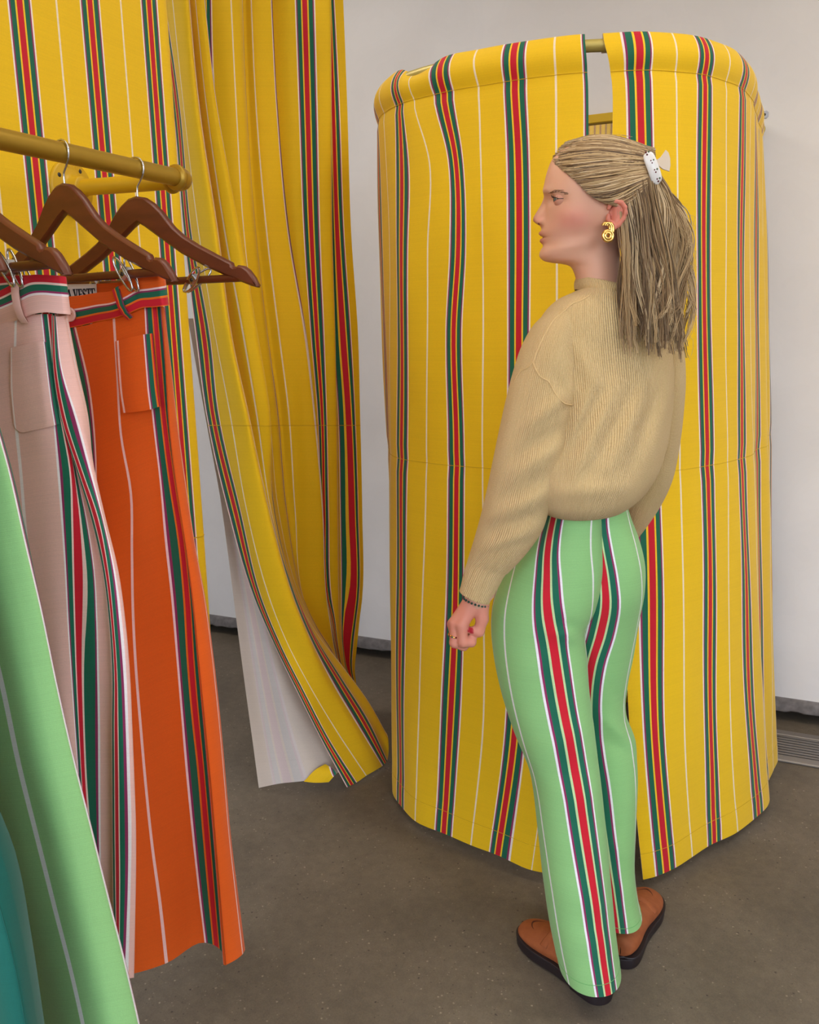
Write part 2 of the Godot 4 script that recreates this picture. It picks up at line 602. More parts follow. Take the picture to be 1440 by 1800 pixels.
	s = Shape.new()
	s.lathe([Vector2(0, 0.006), Vector2(0.003, 0.0055), Vector2(0.0045, 0.0035), Vector2(0.0045, 0.0)], Vector3(-0.156, 2.055, WZ), Vector3(0, 0, 1), 12)
	put("screw", s, mats.screw, br)

func build_lamps():
	var i := 0
	var what := ["long white ceiling lamp over the grille side of the back wall", "long white ceiling lamp over the drape", "long white ceiling lamp above the booth opening", "long white ceiling lamp over the middle of the shop"]
	for p in [Vector3(1.1, CH - 0.06, -1.9), Vector3(-2.3, CH - 0.06, -1.9), Vector3(-0.3, CH - 0.06, -1.0), Vector3(0.6, CH - 0.06, 0.9)]:
		var t := thing("ceiling_lamp", what[i], "lamp", p, "ceiling lamps")
		block("housing", p + Vector3(-0.75, 0.0, -0.13), p + Vector3(0.75, 0.06, 0.13), mats.ceiling, t, 0.006)
		var m := plain("lamp_glow", rgb(255, 244, 226), 0.6)
		m.emission_enabled = true; m.emission = rgb(255, 240, 220); m.emission_energy_multiplier = 1.2
		block("diffuser", p + Vector3(-0.73, -0.008, -0.11), p + Vector3(0.73, 0.0, 0.11), m, t)
		var l := AreaLight3D.new()
		l.name = "lamp_light"
		l.area_size = Vector2(1.46, 0.22)
		l.light_color = rgb(255, 247, 237)
		l.light_energy = LAMP * [1.75, 1.75, 0.95, 1.0][i]
		l.area_range = 12.0; l.area_attenuation = 2.0
		l.shadow_enabled = true
		t.add_child(l)
		l.position = Vector3(0, -0.02, 0)
		l.rotation = Vector3(-PI / 2, 0, 0)
		i += 1

# ---------- the changing booth ----------
var top_plan := [Vector2(-1.19, -3.12), Vector2(-1.18, -2.7), Vector2(-1.136, -2.364), Vector2(-1.06, -2.18), Vector2(-0.958, -2.089), Vector2(-0.847, -2.044), Vector2(-0.644, -2.025), Vector2(-0.49, -2.035), Vector2(-0.438, -2.054), Vector2(-0.352, -2.087), Vector2(-0.242, -2.181), Vector2(-0.175, -2.336), Vector2(-0.155, -2.659), Vector2(-0.156, -3.12)]
var hem_plan := [Vector2(-1.09, -3.10), Vector2(-1.07, -2.6), Vector2(-1.027, -2.132), Vector2(-0.933, -2.02), Vector2(-0.81, -1.978), Vector2(-0.65, -1.945), Vector2(-0.531, -1.915), Vector2(-0.4, -1.93), Vector2(-0.27, -1.987), Vector2(-0.138, -2.187), Vector2(-0.025, -2.384), Vector2(0.003, -2.527), Vector2(0.0, -3.1)]
func curve2(pts: Array, count: int) -> Array:
	var line := []
	for p in pts: line.append(Vector4(p.x, 0, p.y, 0))
	var fine := spline(line, 12, false)
	var run := [0.0]
	for i in range(1, fine.size()): run.append(run[-1] + v3(fine[i]).distance_to(v3(fine[i - 1])))
	var out := []
	var j := 0
	for k in count:
		var d: float = run[-1] * k / (count - 1)
		while j < run.size() - 2 and run[j + 1] < d: j += 1
		out.append(v3(fine[j].lerp(fine[j + 1], clampf((d - run[j]) / maxf(run[j + 1] - run[j], 1e-6), 0, 1))))
	return out
func plan_at(tp: Array, hp: Array, h: float) -> Array:
	var t := clampf((2.03 - h) / 2.0, 0, 1)
	var out := []
	for i in tp.size():
		var p: Vector3 = tp[i].lerp(hp[i], t)
		p.y = h
		out.append(p)
	return out
func hit(line: Array, px: float) -> float:
	# where along the plan the eye's column px meets the near face
	var best := -1.0
	var near := -99.0
	var edge := 0
	var edge_px := 99999.0
	var was := px_of(line[30]).x
	for i in range(31, line.size()):
		var x := px_of(line[i]).x
		if x < edge_px and i < 140:
			edge_px = x; edge = i
		if (was - px) * (x - px) <= 0.0 and x != was and line[i].z > near:
			near = line[i].z
			best = i - 1 + (px - was) / (x - was)
		was = x
	if best < 0.0: best = edge + (3.0 if px < 700 else 6.0) if px < 900 else line.size() - 40.0
	return best
func along(line: Array, f: float) -> Vector3:
	var i := clampi(int(floor(f)), 0, line.size() - 2)
	return line[i].lerp(line[i + 1], f - i)
func build_booth():
	var tp := curve2(top_plan, 241)
	var hp := curve2(hem_plan, 241)
	var hs := [2.034, 1.95, 1.8, 1.6, 1.4, 1.1, 0.8, 0.4, 0.03]
	var rod := thing("curtain_rod", "bent brass coloured curtain rod standing out from the wall around the booth", "curtain rod", Vector3(-0.67, 2.012, -3.1))
	var s := Shape.new()
	var path := []
	for i in range(0, tp.size(), 4):
		var p: Vector3 = tp[i]
		var q := p + (Vector3(-0.67, 0, -2.7) - p).normalized() * 0.016
		path.append(Vector3(q.x, 2.012, q.z))
	path[0].z = WZ; path[-1].z = WZ
	s.tube(path, 0.0135, 12)
	put("rod", s, mats.brass_rod, rod)
	for e in [path[0], path[-1]]:
		s = Shape.new()
		s.lathe([Vector2(0.0, 0.01), Vector2(0.015, 0.01), Vector2(0.018, 0.006), Vector2(0.0185, 0.0)], e, Vector3(0, 0, 1), 20)
		put("wall_flange", s, mats.brass_rod, rod)
	# left curtain: places across the weave, and their pixel columns at each height
	var us := [-2.0, -1.5, -1.0, -0.5, 0.0, 0.5, 0.72, 0.92]
	var cols := [
		[699, 702, 706, 706, 706, 705, 704, 703, 705],
		[722, 727, 756, 752, 752, 750, 745, 736, 731],
		[776, 779, 800, 806, 798, 803, 802, 793, 780],
		[834, 840, 845, 848, 849, 848, 850, 850, 829],
		[905, 905, 911, 913, 912, 911, 909, 905, 875],
		[975, 977, 978, 979, 979, 978, 975, 966, 935],
		[1008, 1010, 1011, 1011, 1010, 1006, 1000, 985, 948],
		[1029, 1033, 1035, 1035, 1034, 1030, 1020, 1002, 958]]
	var left := thing("booth_curtain", "yellow striped booth curtain hanging behind the woman's face and left arm", "curtain", Vector3(-0.8, 0.02, -2.1), "booth curtains")
	build_booth_curtain(left, tp, hp, hs, us, cols, -1)
	var us2 := [-0.30, -0.18, 0.0, 0.5, 1.0, 1.5, 2.0]
	var cols2 := [
		[1062, 1074, 1077, 1077, 1078, 1085, 1095, 1108, 1130],
		[1087, 1094, 1098, 1099, 1102, 1109, 1117, 1127, 1148],
		[1123, 1124, 1128, 1131, 1135, 1142, 1148, 1152, 1172],
		[1187, 1189, 1190, 1191, 1192, 1195, 1202, 1204, 1216],
		[1240, 1240, 1239, 1238, 1238, 1244, 1248, 1250, 1256],
		[1281, 1279, 1278, 1277, 1277, 1279, 1281, 1283, 1296],
		[1308, 1306, 1305, 1304, 1304, 1306, 1311, 1318, 1332]]
	var right := thing("booth_curtain", "yellow striped booth curtain hanging behind the woman's hair and right arm", "curtain", Vector3(-0.1, 0.02, -2.3), "booth curtains")
	build_booth_curtain(right, tp, hp, hs, us2, cols2, 1)
	# tall mirror inside the booth
	var mi := thing("mirror", "tall yellow framed mirror against the wall inside the booth", "mirror", Vector3(-0.65, 0.0, -3.1))
	var x0 := -1.0; var x1 := -0.3; var top := 2.105
	s = Shape.new()
	s.quad(Vector3(x0 + 0.02, 0.02, -3.108), Vector3(x1 - 0.02, 0.02, -3.108), Vector3(x1 - 0.02, top - 0.02, -3.108), Vector3(x0 + 0.02, top - 0.02, -3.108), Vector3(0, 0, 1))
	put("glass", s, mats.mirror, mi)
	block("backing", Vector3(x0 + 0.01, 0.01, -3.125), Vector3(x1 - 0.01, top - 0.01, -3.11), mats.gap, mi)
	block("frame_bar", Vector3(x0, 0.0, -3.125), Vector3(x0 + 0.028, top, -3.09), mats.frame_yellow, mi, 0.002)
	block("frame_bar", Vector3(x1 - 0.028, 0.0, -3.125), Vector3(x1, top, -3.09), mats.frame_yellow, mi, 0.002)
	block("frame_bar", Vector3(x0 + 0.028, top - 0.028, -3.125), Vector3(x1 - 0.028, top, -3.09), mats.frame_yellow, mi, 0.002)
	block("frame_bar", Vector3(x0 + 0.028, 0.0, -3.125), Vector3(x1 - 0.028, 0.028, -3.09), mats.frame_yellow, mi, 0.002)

func build_booth_curtain(t: Node3D, tp: Array, hp: Array, hs: Array, us: Array, cols: Array, sgn: int):
	# places beyond the last seen stripe go on along the plan towards the wall
	var net := []
	var mid := Vector3(-0.65, 0, -2.6)
	for r in hs.size():
		var line := plan_at(tp, hp, hs[r])
		var step := 0.0
		for i in range(1, line.size()): step += line[i].distance_to(line[i - 1])
		step /= line.size() - 1
		var row := []
		for k in us.size():
			row.append(v4(along(line, hit(line, cols[k][r])), us[k]))
		var f := hit(line, cols[0 if sgn < 0 else -1][r])
		var ends := []
		var k := 1
		while true:
			var g := f + sgn * k * 0.095 / step
			if g < 1 or g > line.size() - 2: break
			var p := along(line, g)
			var n := (p - mid); n.y = 0; n = n.normalized()
			var t2 := clampf((2.03 - hs[r]) / 0.4, 0, 1)
			p += n * (0.012 * t2 * sin(k * 2.1 + hs[r] * 1.2))
			ends.append(v4(p, us[0 if sgn < 0 else -1] + sgn * 0.5 * k))
			k += 1
			if k > 10: break
		if sgn < 0:
			ends.reverse()
			row = ends + row
		else: row = row + ends
		net.append(row)
	# equal column counts
	var least := 999
	for row in net: least = mini(least, row.size())
	for r in net.size():
		net[r] = net[r].slice(net[r].size() - least) if sgn < 0 else net[r].slice(0, least)
	# the pocket over the rod
	var over := []; var behind := []; var top := []
	for p in net[0]:
		var q := v3(p)
		var dip := 0.022 * exp(-pow((p.w + 1.5) / 0.28, 2.0)) if sgn < 0 else 0.0
		var inw := (mid - q); inw.y = 0; inw = inw.normalized()
		var b := v3(p) + inw * 0.034
		behind.append(v4(Vector3(b.x, 2.0 - dip, b.z), p.w))
		over.append(v4(Vector3(q.x + inw.x * 0.017, 2.037 - dip, q.z + inw.z * 0.017), p.w))
		top.append(v4(Vector3(q.x, 2.018 - dip * 0.6, q.z), p.w))
	net[0] = top
	net = [behind, over] + net
	# a slight swell between pocket seam and body, a turned hem
	var fine := weave(net, 8, 8)
	var nr := fine.size()
	for r in nr:
		for k in fine[r].size():
			var p: Vector4 = fine[r][k]
			var out := Vector3(p.x, 0, p.z) - mid; out.y = 0; out = out.normalized()
			var d := 0.0
			d += 0.004 * exp(-pow((p.y - 1.985) / 0.022, 2.0))
			d -= 0.004 * exp(-pow((p.y - 1.952) / 0.007, 2.0))
			d -= 0.0028 * exp(-pow((p.y - 1.062 - 0.004 * sin(p.w * 3.0)) / 0.006, 2.0))
			d += 0.003 * exp(-pow((p.y - 0.05) / 0.04, 2.0))
			d += 0.0025 * sin(p.w * 5.0 + p.y * 7.0) * sin(p.y * 4.0 + p.w * 2.0)
			fine[r][k] = p + Vector4(out.x * d, 0, out.z * d, 0)
	put("cloth", cloth_shape(fine), mats.yellow, t)
	var back := cloth_shape(fine, false, false, -0.0018)
	for i in back.n.size(): back.n[i] = -back.n[i]
	for i in range(0, back.idx.size(), 3):
		var q := back.idx[i + 1]; back.idx[i + 1] = back.idx[i + 2]; back.idx[i + 2] = q
	put("reverse_side", back, mats.reverse, t)
	# sewn lines: pocket, joining seam at mid height, hem
	for q in [["pocket_stitching", 1.953, 0.0007], ["joining_seam", 1.062, 0.0007], ["hem_stitching", 0.098, 0.0006]]:
		var path := []
		for k in range(0, fine[0].size(), 2):
			for r in range(16, nr - 1):
				if fine[r][k].y >= q[1] and fine[r + 1][k].y < q[1]:
					var m: Vector4 = fine[r][k].lerp(fine[r + 1][k], (fine[r][k].y - q[1]) / maxf(fine[r][k].y - fine[r + 1][k].y, 1e-6))
					path.append(v3(m))
					break
		stitch(q[0], path, q[2], mats.thread, t)

# ---------- fabric covered partition on the left ----------
const PX := -1.17
func build_partition():
	var t := thing("partition", "yellow striped fabric covered partition behind the clothes rail", "partition", Vector3(PX, 0.24, -0.6))
	var ze := -1.478
	block("panel", Vector3(PX - 0.07, 0.24, ze + 0.006), Vector3(PX - 0.003, CH, 0.9), mats.wall, t)
	# stripe centres measured along the wall
	var z0 := -1.113; var per := 0.1575
	var zs := [0.9, 0.5, 0.1, -0.3, -0.7, -1.0, -1.2, -1.35, -1.45, ze]
	var net := []
	for h in [CH - 0.02, 2.9, 2.4, 1.9, 1.4, 0.95, 0.5, 0.235]:
		var row := []
		for z in zs: row.append(v4(Vector3(PX + 0.0015 * sin(h * 3.0 + z * 5.0), h, z), (z0 - z) / per))
		var wrap := Vector3(PX - 0.004, h, ze - 0.005)
		row.append(v4(wrap, (z0 - ze + 0.006) / per))
		row.append(v4(Vector3(PX - 0.05, h, ze - 0.003), (z0 - ze + 0.052) / per))
		net.append(row)
	var fine := weave(net, 6, 5)
	put("fabric", cloth_shape(fine), mats.yellow, t)
	var seam := []
	for k in fine[0].size():
		var p := v3(lerp_row(fine, 0.0)[k] if false else Vector4(fine[0][k].x, 0.968 + 0.001 * sin(k * 0.7), fine[0][k].z, 0))
		seam.append(p)
	stitch("fabric_seam", seam, 0.0015, mats.thread, t)

# ---------- gathered drape ----------
func build_drape():
	var t := thing("drape", "gathered yellow striped drape swept sideways onto the floor, white reverse showing", "drape", at_y(560, 1360, 0.0))
	var ys := [-90, 200, 400, 600, 720, 900, 1050, 1150, 1240, 1300, 1345]
	# each column: place across the weave, pixel columns down the rows, distance down the rows
	var cs := [
		[-0.16, [262, 305, 322, 345, 361, 401, 446, 482, 523, 565, 610], [2.36, 2.36, 2.36, 2.36, 2.36, 2.36, 2.36, 2.36, 2.36, 2.40, 2.43]],
		[0.16, [276, 318, 336, 371, 384, 424, 460, 494, 536, 580, 628], [2.34, 2.33, 2.33, 2.32, 2.32, 2.32, 2.33, 2.34, 2.36, 2.41, 2.46]],
		[0.5, [294, 324, 348, 380, 403, 434, 473, 504, 545, 592, 644], [2.32, 2.30, 2.29, 2.28, 2.28, 2.29, 2.31, 2.34, 2.37, 2.43, 2.49]],
		[0.78, [322, 348, 378, 406, 431, 470, 512, 542, 574, 620, 664], [2.30, 2.27, 2.25, 2.24, 2.24, 2.27, 2.31, 2.35, 2.40, 2.46, 2.53]],
		[0.88, [326, 353, 383, 410, 436, 475, 517, 548, 588, 632, 674], [2.33, 2.30, 2.29, 2.28, 2.29, 2.31, 2.35, 2.39, 2.44, 2.49, 2.56]],
		[1.1, [310, 337, 364, 392, 420, 468, 522, 556, 600, 645, 680], [2.42, 2.40, 2.38, 2.37, 2.37, 2.39, 2.42, 2.44, 2.49, 2.53, 2.58]],
		[1.25, [316, 342, 370, 398, 425, 468, 520, 556, 604, 650, 682], [2.44, 2.42, 2.40, 2.39, 2.39, 2.40, 2.44, 2.47, 2.52, 2.56, 2.60]],
		[1.52, [336, 366, 396, 432, 452, 478, 520, 556, 603, 648, 682], [2.42, 2.39, 2.37, 2.36, 2.37, 2.42, 2.47, 2.50, 2.55, 2.59, 2.62]],
		[1.72, [345, 377, 414, 450, 470, 482, 524, 558, 600, 640, 680], [2.42, 2.39, 2.37, 2.37, 2.38, 2.45, 2.50, 2.54, 2.58, 2.62, 2.64]],
		[1.84, [343, 376, 412, 449, 469, 480, 523, 556, 596, 630, 672], [2.50, 2.47, 2.46, 2.45, 2.45, 2.48, 2.53, 2.57, 2.62, 2.66, 2.68]],
		[2.04, [360, 370, 405, 446, 468, 482, 523, 556, 592, 624, 660], [2.60, 2.56, 2.54, 2.53, 2.53, 2.54, 2.58, 2.62, 2.68, 2.72, 2.74]],
		[2.5, [402, 416, 428, 452, 472, 490, 528, 556, 590, 616, 648], [2.60, 2.57, 2.55, 2.55, 2.56, 2.58, 2.63, 2.68, 2.73, 2.76, 2.78]],
		[2.7, [418, 430, 445, 468, 484, 502, 532, 556, 588, 610, 640], [2.62, 2.59, 2.57, 2.57, 2.58, 2.61, 2.66, 2.71, 2.76, 2.79, 2.81]],
		[3.3, [428, 438, 452, 476, 492, 508, 533, 556, 587, 606, 636], [2.70, 2.67, 2.65, 2.64, 2.64, 2.66, 2.69, 2.73, 2.78, 2.81, 2.83]],
		[3.5, [438, 451, 468, 492, 507, 519, 533, 552, 584, 602, 632], [2.69, 2.66, 2.64, 2.63, 2.63, 2.66, 2.71, 2.75, 2.80, 2.83, 2.85]],
		[3.72, [463, 476, 494, 520, 532, 541, 545, 558, 584, 600, 630], [2.70, 2.67, 2.65, 2.64, 2.65, 2.68, 2.73, 2.77, 2.82, 2.85, 2.87]],
		[3.84, [472, 486, 504, 536, 550, 566, 573, 580, 588, 600, 628], [2.71, 2.68, 2.66, 2.65, 2.66, 2.69, 2.75, 2.79, 2.84, 2.87, 2.89]],
		[4.0, [470, 483, 502, 533, 548, 564, 574, 582, 590, 600, 628], [2.76, 2.74, 2.73, 2.73, 2.73, 2.75, 2.79, 2.82, 2.86, 2.89, 2.91]],
		[4.5, [468, 482, 502, 530, 546, 562, 574, 582, 590, 600, 626], [2.80, 2.78, 2.77, 2.76, 2.76, 2.78, 2.81, 2.84, 2.88, 2.91, 2.93]],
		[4.72, [500, 512, 522, 540, 552, 562, 574, 583, 590, 600, 626], [2.80, 2.78, 2.77, 2.77, 2.78, 2.80, 2.83, 2.86, 2.89, 2.92, 2.94]],
		[5.0, [533, 541, 547, 558, 566, 570, 576, 586, 592, 601, 626], [2.82, 2.80, 2.79, 2.79, 2.80, 2.82, 2.85, 2.88, 2.91, 2.93, 2.95]],
		[5.25, [562, 568, 571, 578, 580, 584, 588, 592, 596, 604, 626], [2.82, 2.80, 2.79, 2.79, 2.80, 2.82, 2.85, 2.88, 2.91, 2.93, 2.95]],
		[5.42, [579, 581, 582, 588, 590, 592, 594, 596, 599, 606, 626], [2.82, 2.81, 2.80, 2.80, 2.81, 2.83, 2.86, 2.89, 2.92, 2.94, 2.96]],
		[5.85, [570, 576, 580, 586, 594, 598, 600, 600, 602, 608, 626], [2.90, 2.88, 2.87, 2.86, 2.86, 2.87, 2.89, 2.91, 2.93, 2.95, 2.97]],
		[6.05, [578, 590, 597, 610, 618, 625, 627, 622, 617, 616, 626], [2.90, 2.88, 2.87, 2.86, 2.86, 2.87, 2.89, 2.91, 2.94, 2.96, 2.98]],
		[6.32, [600, 611, 617, 630, 633, 637, 637, 632, 628, 624, 628], [2.92, 2.90, 2.89, 2.88, 2.88, 2.89, 2.91, 2.93, 2.95, 2.97, 2.99]]]
	var net := []
	for r in ys.size():
		var row := []
		for c in cs:
			var b: float = c[2][r]
			# rows to the right reach the floor higher up the picture: the cloth there stands farther away
			var yy: float = ys[r]
			if r >= 7:
				var u: float = c[0]
				var stop := 1385.0
				if u < 0.3: stop = 1384.0
				elif u < 1.3: stop = lerpf(1372.0, 1330.0, (u - 0.3))
				else: stop = lerpf(1300.0, 1216.0, clampf((u - 1.3) / 3.2, 0, 1))
				yy = lerpf(1050.0, stop, (r - 6) / 4.0)
			var p := at_b(c[1][r], yy, b)
			p.y = maxf(p.y, 0.006 + 0.004 * (c[0] + 0.2))
			row.append(v4(p, c[0]))
		net.append(row)
	var fine := weave(net, 7, 6)
	put("cloth", cloth_shape(fine), mats.yellow, t)
	var back := cloth_shape(fine, false, false, -0.0018)
	for i in back.n.size(): back.n[i] = -back.n[i]
	for i in range(0, back.idx.size(), 3):
		var q := back.idx[i + 1]; back.idx[i + 1] = back.idx[i + 2]; back.idx[i + 2] = q
	put("reverse_side", back, mats.reverse, t)
	var seam := []
	var mid := lerp_row(fine, 0.415)
	for k in mid.size(): seam.append(mid[k])
	stitch("joining_seam", seam, 0.0008, mats.thread, t)
	# the turned back part whose white reverse faces the room
	net = []
	var ly := [560, 760, 880, 960, 1085, 1200, 1310, 1372]
	var lx := [
		[330, 366, 388, 399, 415, 430, 445, 455],
		[345, 378, 402, 415, 436, 455, 474, 488],
		[360, 392, 416, 432, 462, 490, 520, 540],
		[376, 408, 440, 462, 505, 545, 590, 612]]
	for r in ly.size():
		var row := []
		for c in 4:
			var p := at_b(lx[c][r], ly[r] + (13 if r == 7 and c == 0 else (6 if r == 7 and c == 1 else (-18 if r == 7 and c == 3 else 0))), 2.435 + 0.03 * (c % 2) + (0.05 if c == 3 else 0.0))
			p.y = maxf(p.y, 0.003)
			row.append(v4(p, 0.35 - c * 0.25))
		net.append(row)
	fine = weave(net, 6, 8)
	put("turned_back_side", cloth_shape(fine), mats.reverse, t, "white reverse of the drape")
	# the small corner that flips over at the floor
	net = []
	for r in [[[534, 1374, 2.43, 0.38], [556, 1352, 2.43, 0.3], [572, 1343, 2.45, 0.2]], [[556, 1376, 2.415, 0.38], [572, 1362, 2.42, 0.25], [586, 1352, 2.43, 0.1]], [[578, 1375, 2.42, 0.38], [584, 1368, 2.42, 0.2], [592, 1360, 2.42, 0.05]]]:
		var row := []
		for q in r:
			var p := at_b(q[0], q[1], q[2]); p.y = maxf(p.y, 0.004)
			row.append(v4(p, q[3]))
		net.append(row)
	cloth("flipped_corner", net, 5, 5, mats.yellow, t)

# ---------- clothes rail ----------
const RY := 1.65
var rail_a := Vector3(-0.985, RY, -0.10)
var rail_b := Vector3(-0.944, RY, -1.213)
func rail_at(px: float) -> Vector3:
	var lo := 0.0; var hi := 1.0
	for i in 40:
		var m := (lo + hi) / 2
		if px_of(rail_a.lerp(rail_b, m)).x < px: lo = m
		else: hi = m
	return rail_a.lerp(rail_b, lo)
func build_rack():
	var fl := Vector3(PX, RY, -1.185)
	var t := thing("clothes_rail", "gold painted pipe clothes rail on a round wall flange", "clothes rail", fl)
	var s := Shape.new()
	var dir := (rail_b - rail_a).normalized()
	s.tube([rail_a + Vector3(0, 0, 0.5), rail_a, rail_a.lerp(rail_b, 0.5), rail_b - dir * 0.012], 0.0138, 20)
	put("rail_pipe", s, mats.gold_paint, t)
	s = Shape.new()
	s.tube([fl + Vector3(0.02, 0, 0), fl.lerp(rail_b, 0.5), rail_b + (fl - rail_b).normalized() * 0.02], 0.0136, 20)
	put("arm_pipe", s, mats.yellow_paint, t)
	# elbow: a thick bend with beaded mouths
	s = Shape.new()
	var ad := (rail_b - fl).normalized()
	var bend := []
	var p0 := rail_b - dir * 0.026; var p2 := rail_b - ad * 0.03; var pc := rail_b + dir * 0.004 + ad * 0.002
	for i in 11:
		var q := i / 10.0
		bend.append(p0.lerp(pc, q).lerp(pc.lerp(p2, q), q))
	s.tube(bend, 0.0172, 20)
	put("elbow", s, mats.gold_paint, t)
	for e in [[bend[0], -dir], [bend[10], -ad]]:
		s = Shape.new()
		s.lathe([Vector2(0.014, 0.005), Vector2(0.0195, 0.004), Vector2(0.0205, 0.0), Vector2(0.0195, -0.006), Vector2(0.014, -0.008)], e[0], e[1], 24)
		put("elbow_bead", s, mats.gold_paint, t)
	# flange plate with hub and four screws
	s = Shape.new()
	s.lathe([Vector2(0.0, 0.03), Vector2(0.016, 0.03), Vector2(0.0185, 0.026), Vector2(0.0195, 0.012), Vector2(0.026, 0.0075), Vector2(0.044, 0.0065), Vector2(0.0465, 0.004), Vector2(0.047, 0.0)], fl, Vector3(1, 0, 0), 36)
	put("flange", s, mats.yellow_paint, t)
	for k in 4:
		var a := PI / 4 + k * PI / 2 + 0.25
		s = Shape.new()
		var at := fl + Vector3(0.006, cos(a) * 0.035, sin(a) * 0.035)
		s.lathe([Vector2(0, 0.0022), Vector2(0.003, 0.002), Vector2(0.0042, 0.0005), Vector2(0.0044, 0.0)], at, Vector3(1, 0, 0), 12)
		put("flange_screw", s, mats.screw, t)
	for k in 5:
		var a := -0.42 + k * 0.17
		var at := fl + Vector3(0.0072, cos(a) * 0.037, sin(a) * 0.037)
		var up := Vector3(0, cos(a), sin(a))
		s = Shape.new()
		s.tube([at - up * 0.0032 + Vector3(0, -0.0006, 0.0008) * (k % 2), at + up * 0.0032], 0.0009, 5)
		put("raised_mark", s, mats.yellow_paint, t)
	# hangers
	hanger(rail_at(238), 0.0, "brown wooden hanger with bare clips, hooked beside the rail's elbow", 0.036, 0.0)
	hanger(rail_at(108), -0.17, "brown wooden hanger that holds the orange trousers", 0.118, 0.0)
	hanger(rail_at(-95), -0.17, "brown wooden hanger that holds the pink trousers", 0.10, 0.0)
	hanger(rail_at(-217), -0.17, "brown wooden hanger that holds the green trousers", 0.10, 0.0)

func hanger(at: Vector3, turn: float, label: String, clip_x: float, _pad: float):
	# local frame: x along the hanger, y up, rail centre at the origin
	var t := thing("clothes_hanger", label, "hanger", at, "wooden hangers on the rail")
	org = Vector3.ZERO
	t.rotation.y = turn
	var half := [Vector2(0.0, -0.0405), Vector2(0.016, -0.0435), Vector2(0.031, -0.0525), Vector2(0.046, -0.0655), Vector2(0.058, -0.0795), Vector2(0.068, -0.0905), Vector2(0.086, -0.1045), Vector2(0.111, -0.1185), Vector2(0.146, -0.1355), Vector2(0.1695, -0.1465), Vector2(0.1708, -0.1515), Vector2(0.174, -0.1535), Vector2(0.1785, -0.1528), Vector2(0.1815, -0.1508), Vector2(0.191, -0.1525), Vector2(0.200, -0.159), Vector2(0.2085, -0.1695), Vector2(0.2145, -0.1815), Vector2(0.2125, -0.184), Vector2(0.203, -0.1815), Vector2(0.185, -0.175), Vector2(0.160, -0.166), Vector2(0.119, -0.149), Vector2(0.078, -0.1287), Vector2(0.0365, -0.102), Vector2(0.012, -0.086)]
	var ol := PackedVector2Array()
	for p in half: ol.append(p)
	ol.append(Vector2(0, -0.0795))
	for i in range(half.size() - 1, 0, -1): ol.append(Vector2(-half[i].x, half[i].y))
	var s := Shape.new()
	s.plate(ol, Transform3D(Basis.IDENTITY, Vector3.ZERO), 0.0135, 0.0035)
	put("shoulders", s, mats.hanger_wood, t)
	s = Shape.new()
	s.tube([Vector3(-0.19, -0.169, 0), Vector3(0, -0.169, 0), Vector3(0.19, -0.169, 0)], 0.0058, 12)
	put("trouser_bar", s, mats.hanger_wood, t)
	s = Shape.new()
	var hook := [Vector3(0, -0.05, 0), Vector3(0, -0.034, 0), Vector3(0.001, -0.026, 0), Vector3(0.007, -0.019, 0), Vector3(0.0135, -0.010, 0)]
	for k in 12:
		var a := -0.5 + k * 0.33
		hook.append(Vector3(cos(a), sin(a), 0) * 0.0162)
	s.tube(hook, 0.0016, 8)
	put("hook", s, mats.steel, t)
	for sx in [-1.0, 1.0]:
		clip(t, Vector3(sx * clip_x if clip_x > 0.05 else (0.098 if sx > 0 else -0.098), -0.169, 0), clip_x < 0.05)

func clip(t: Node3D, at: Vector3, bare: bool):
	# a sprung steel trouser clip: two jaws, a spring bridge
	var tilt := 0.95 if bare else 0.32
	var b := Basis(Vector3(1, 0, 0), 0.0) * Basis(Vector3(0, 0, 1), 0.55 if not bare else -0.9)
	var holder := Node3D.new()
	holder.name = "clip"
	t.add_child(holder, true)
	holder.position = at
	holder.basis = b
	for sz in [-1.0, 1.0]:
		var s := Shape.new()
		var ring := []
		for k in 17:
			var a := TAU * k / 16
			var y := 0.026 * cos(a); var x := 0.0075 * sin(a)
			ring.append(Vector3(x, y, sz * (0.0065 + maxf(y, -0.012) * tilt * 0.32)))
		s.tube(ring, 0.0017, 6, false)
		put("jaw", s, mats.steel, holder)
	var s2 := Shape.new()
	s2.box(Vector3(-0.0075, -0.007, -0.0085), Vector3(0.0075, 0.009, 0.0085), 0.003)
	put("spring_bridge", s2, mats.steel, holder)
	s2 = Shape.new()
	s2.lathe([Vector2(0, 0.0102), Vector2(0.0022, 0.0098), Vector2(0.003, 0.0086)], Vector3.ZERO, Vector3(0, 0, 1), 10)
	put("rivet", s2, mats.screw, holder)

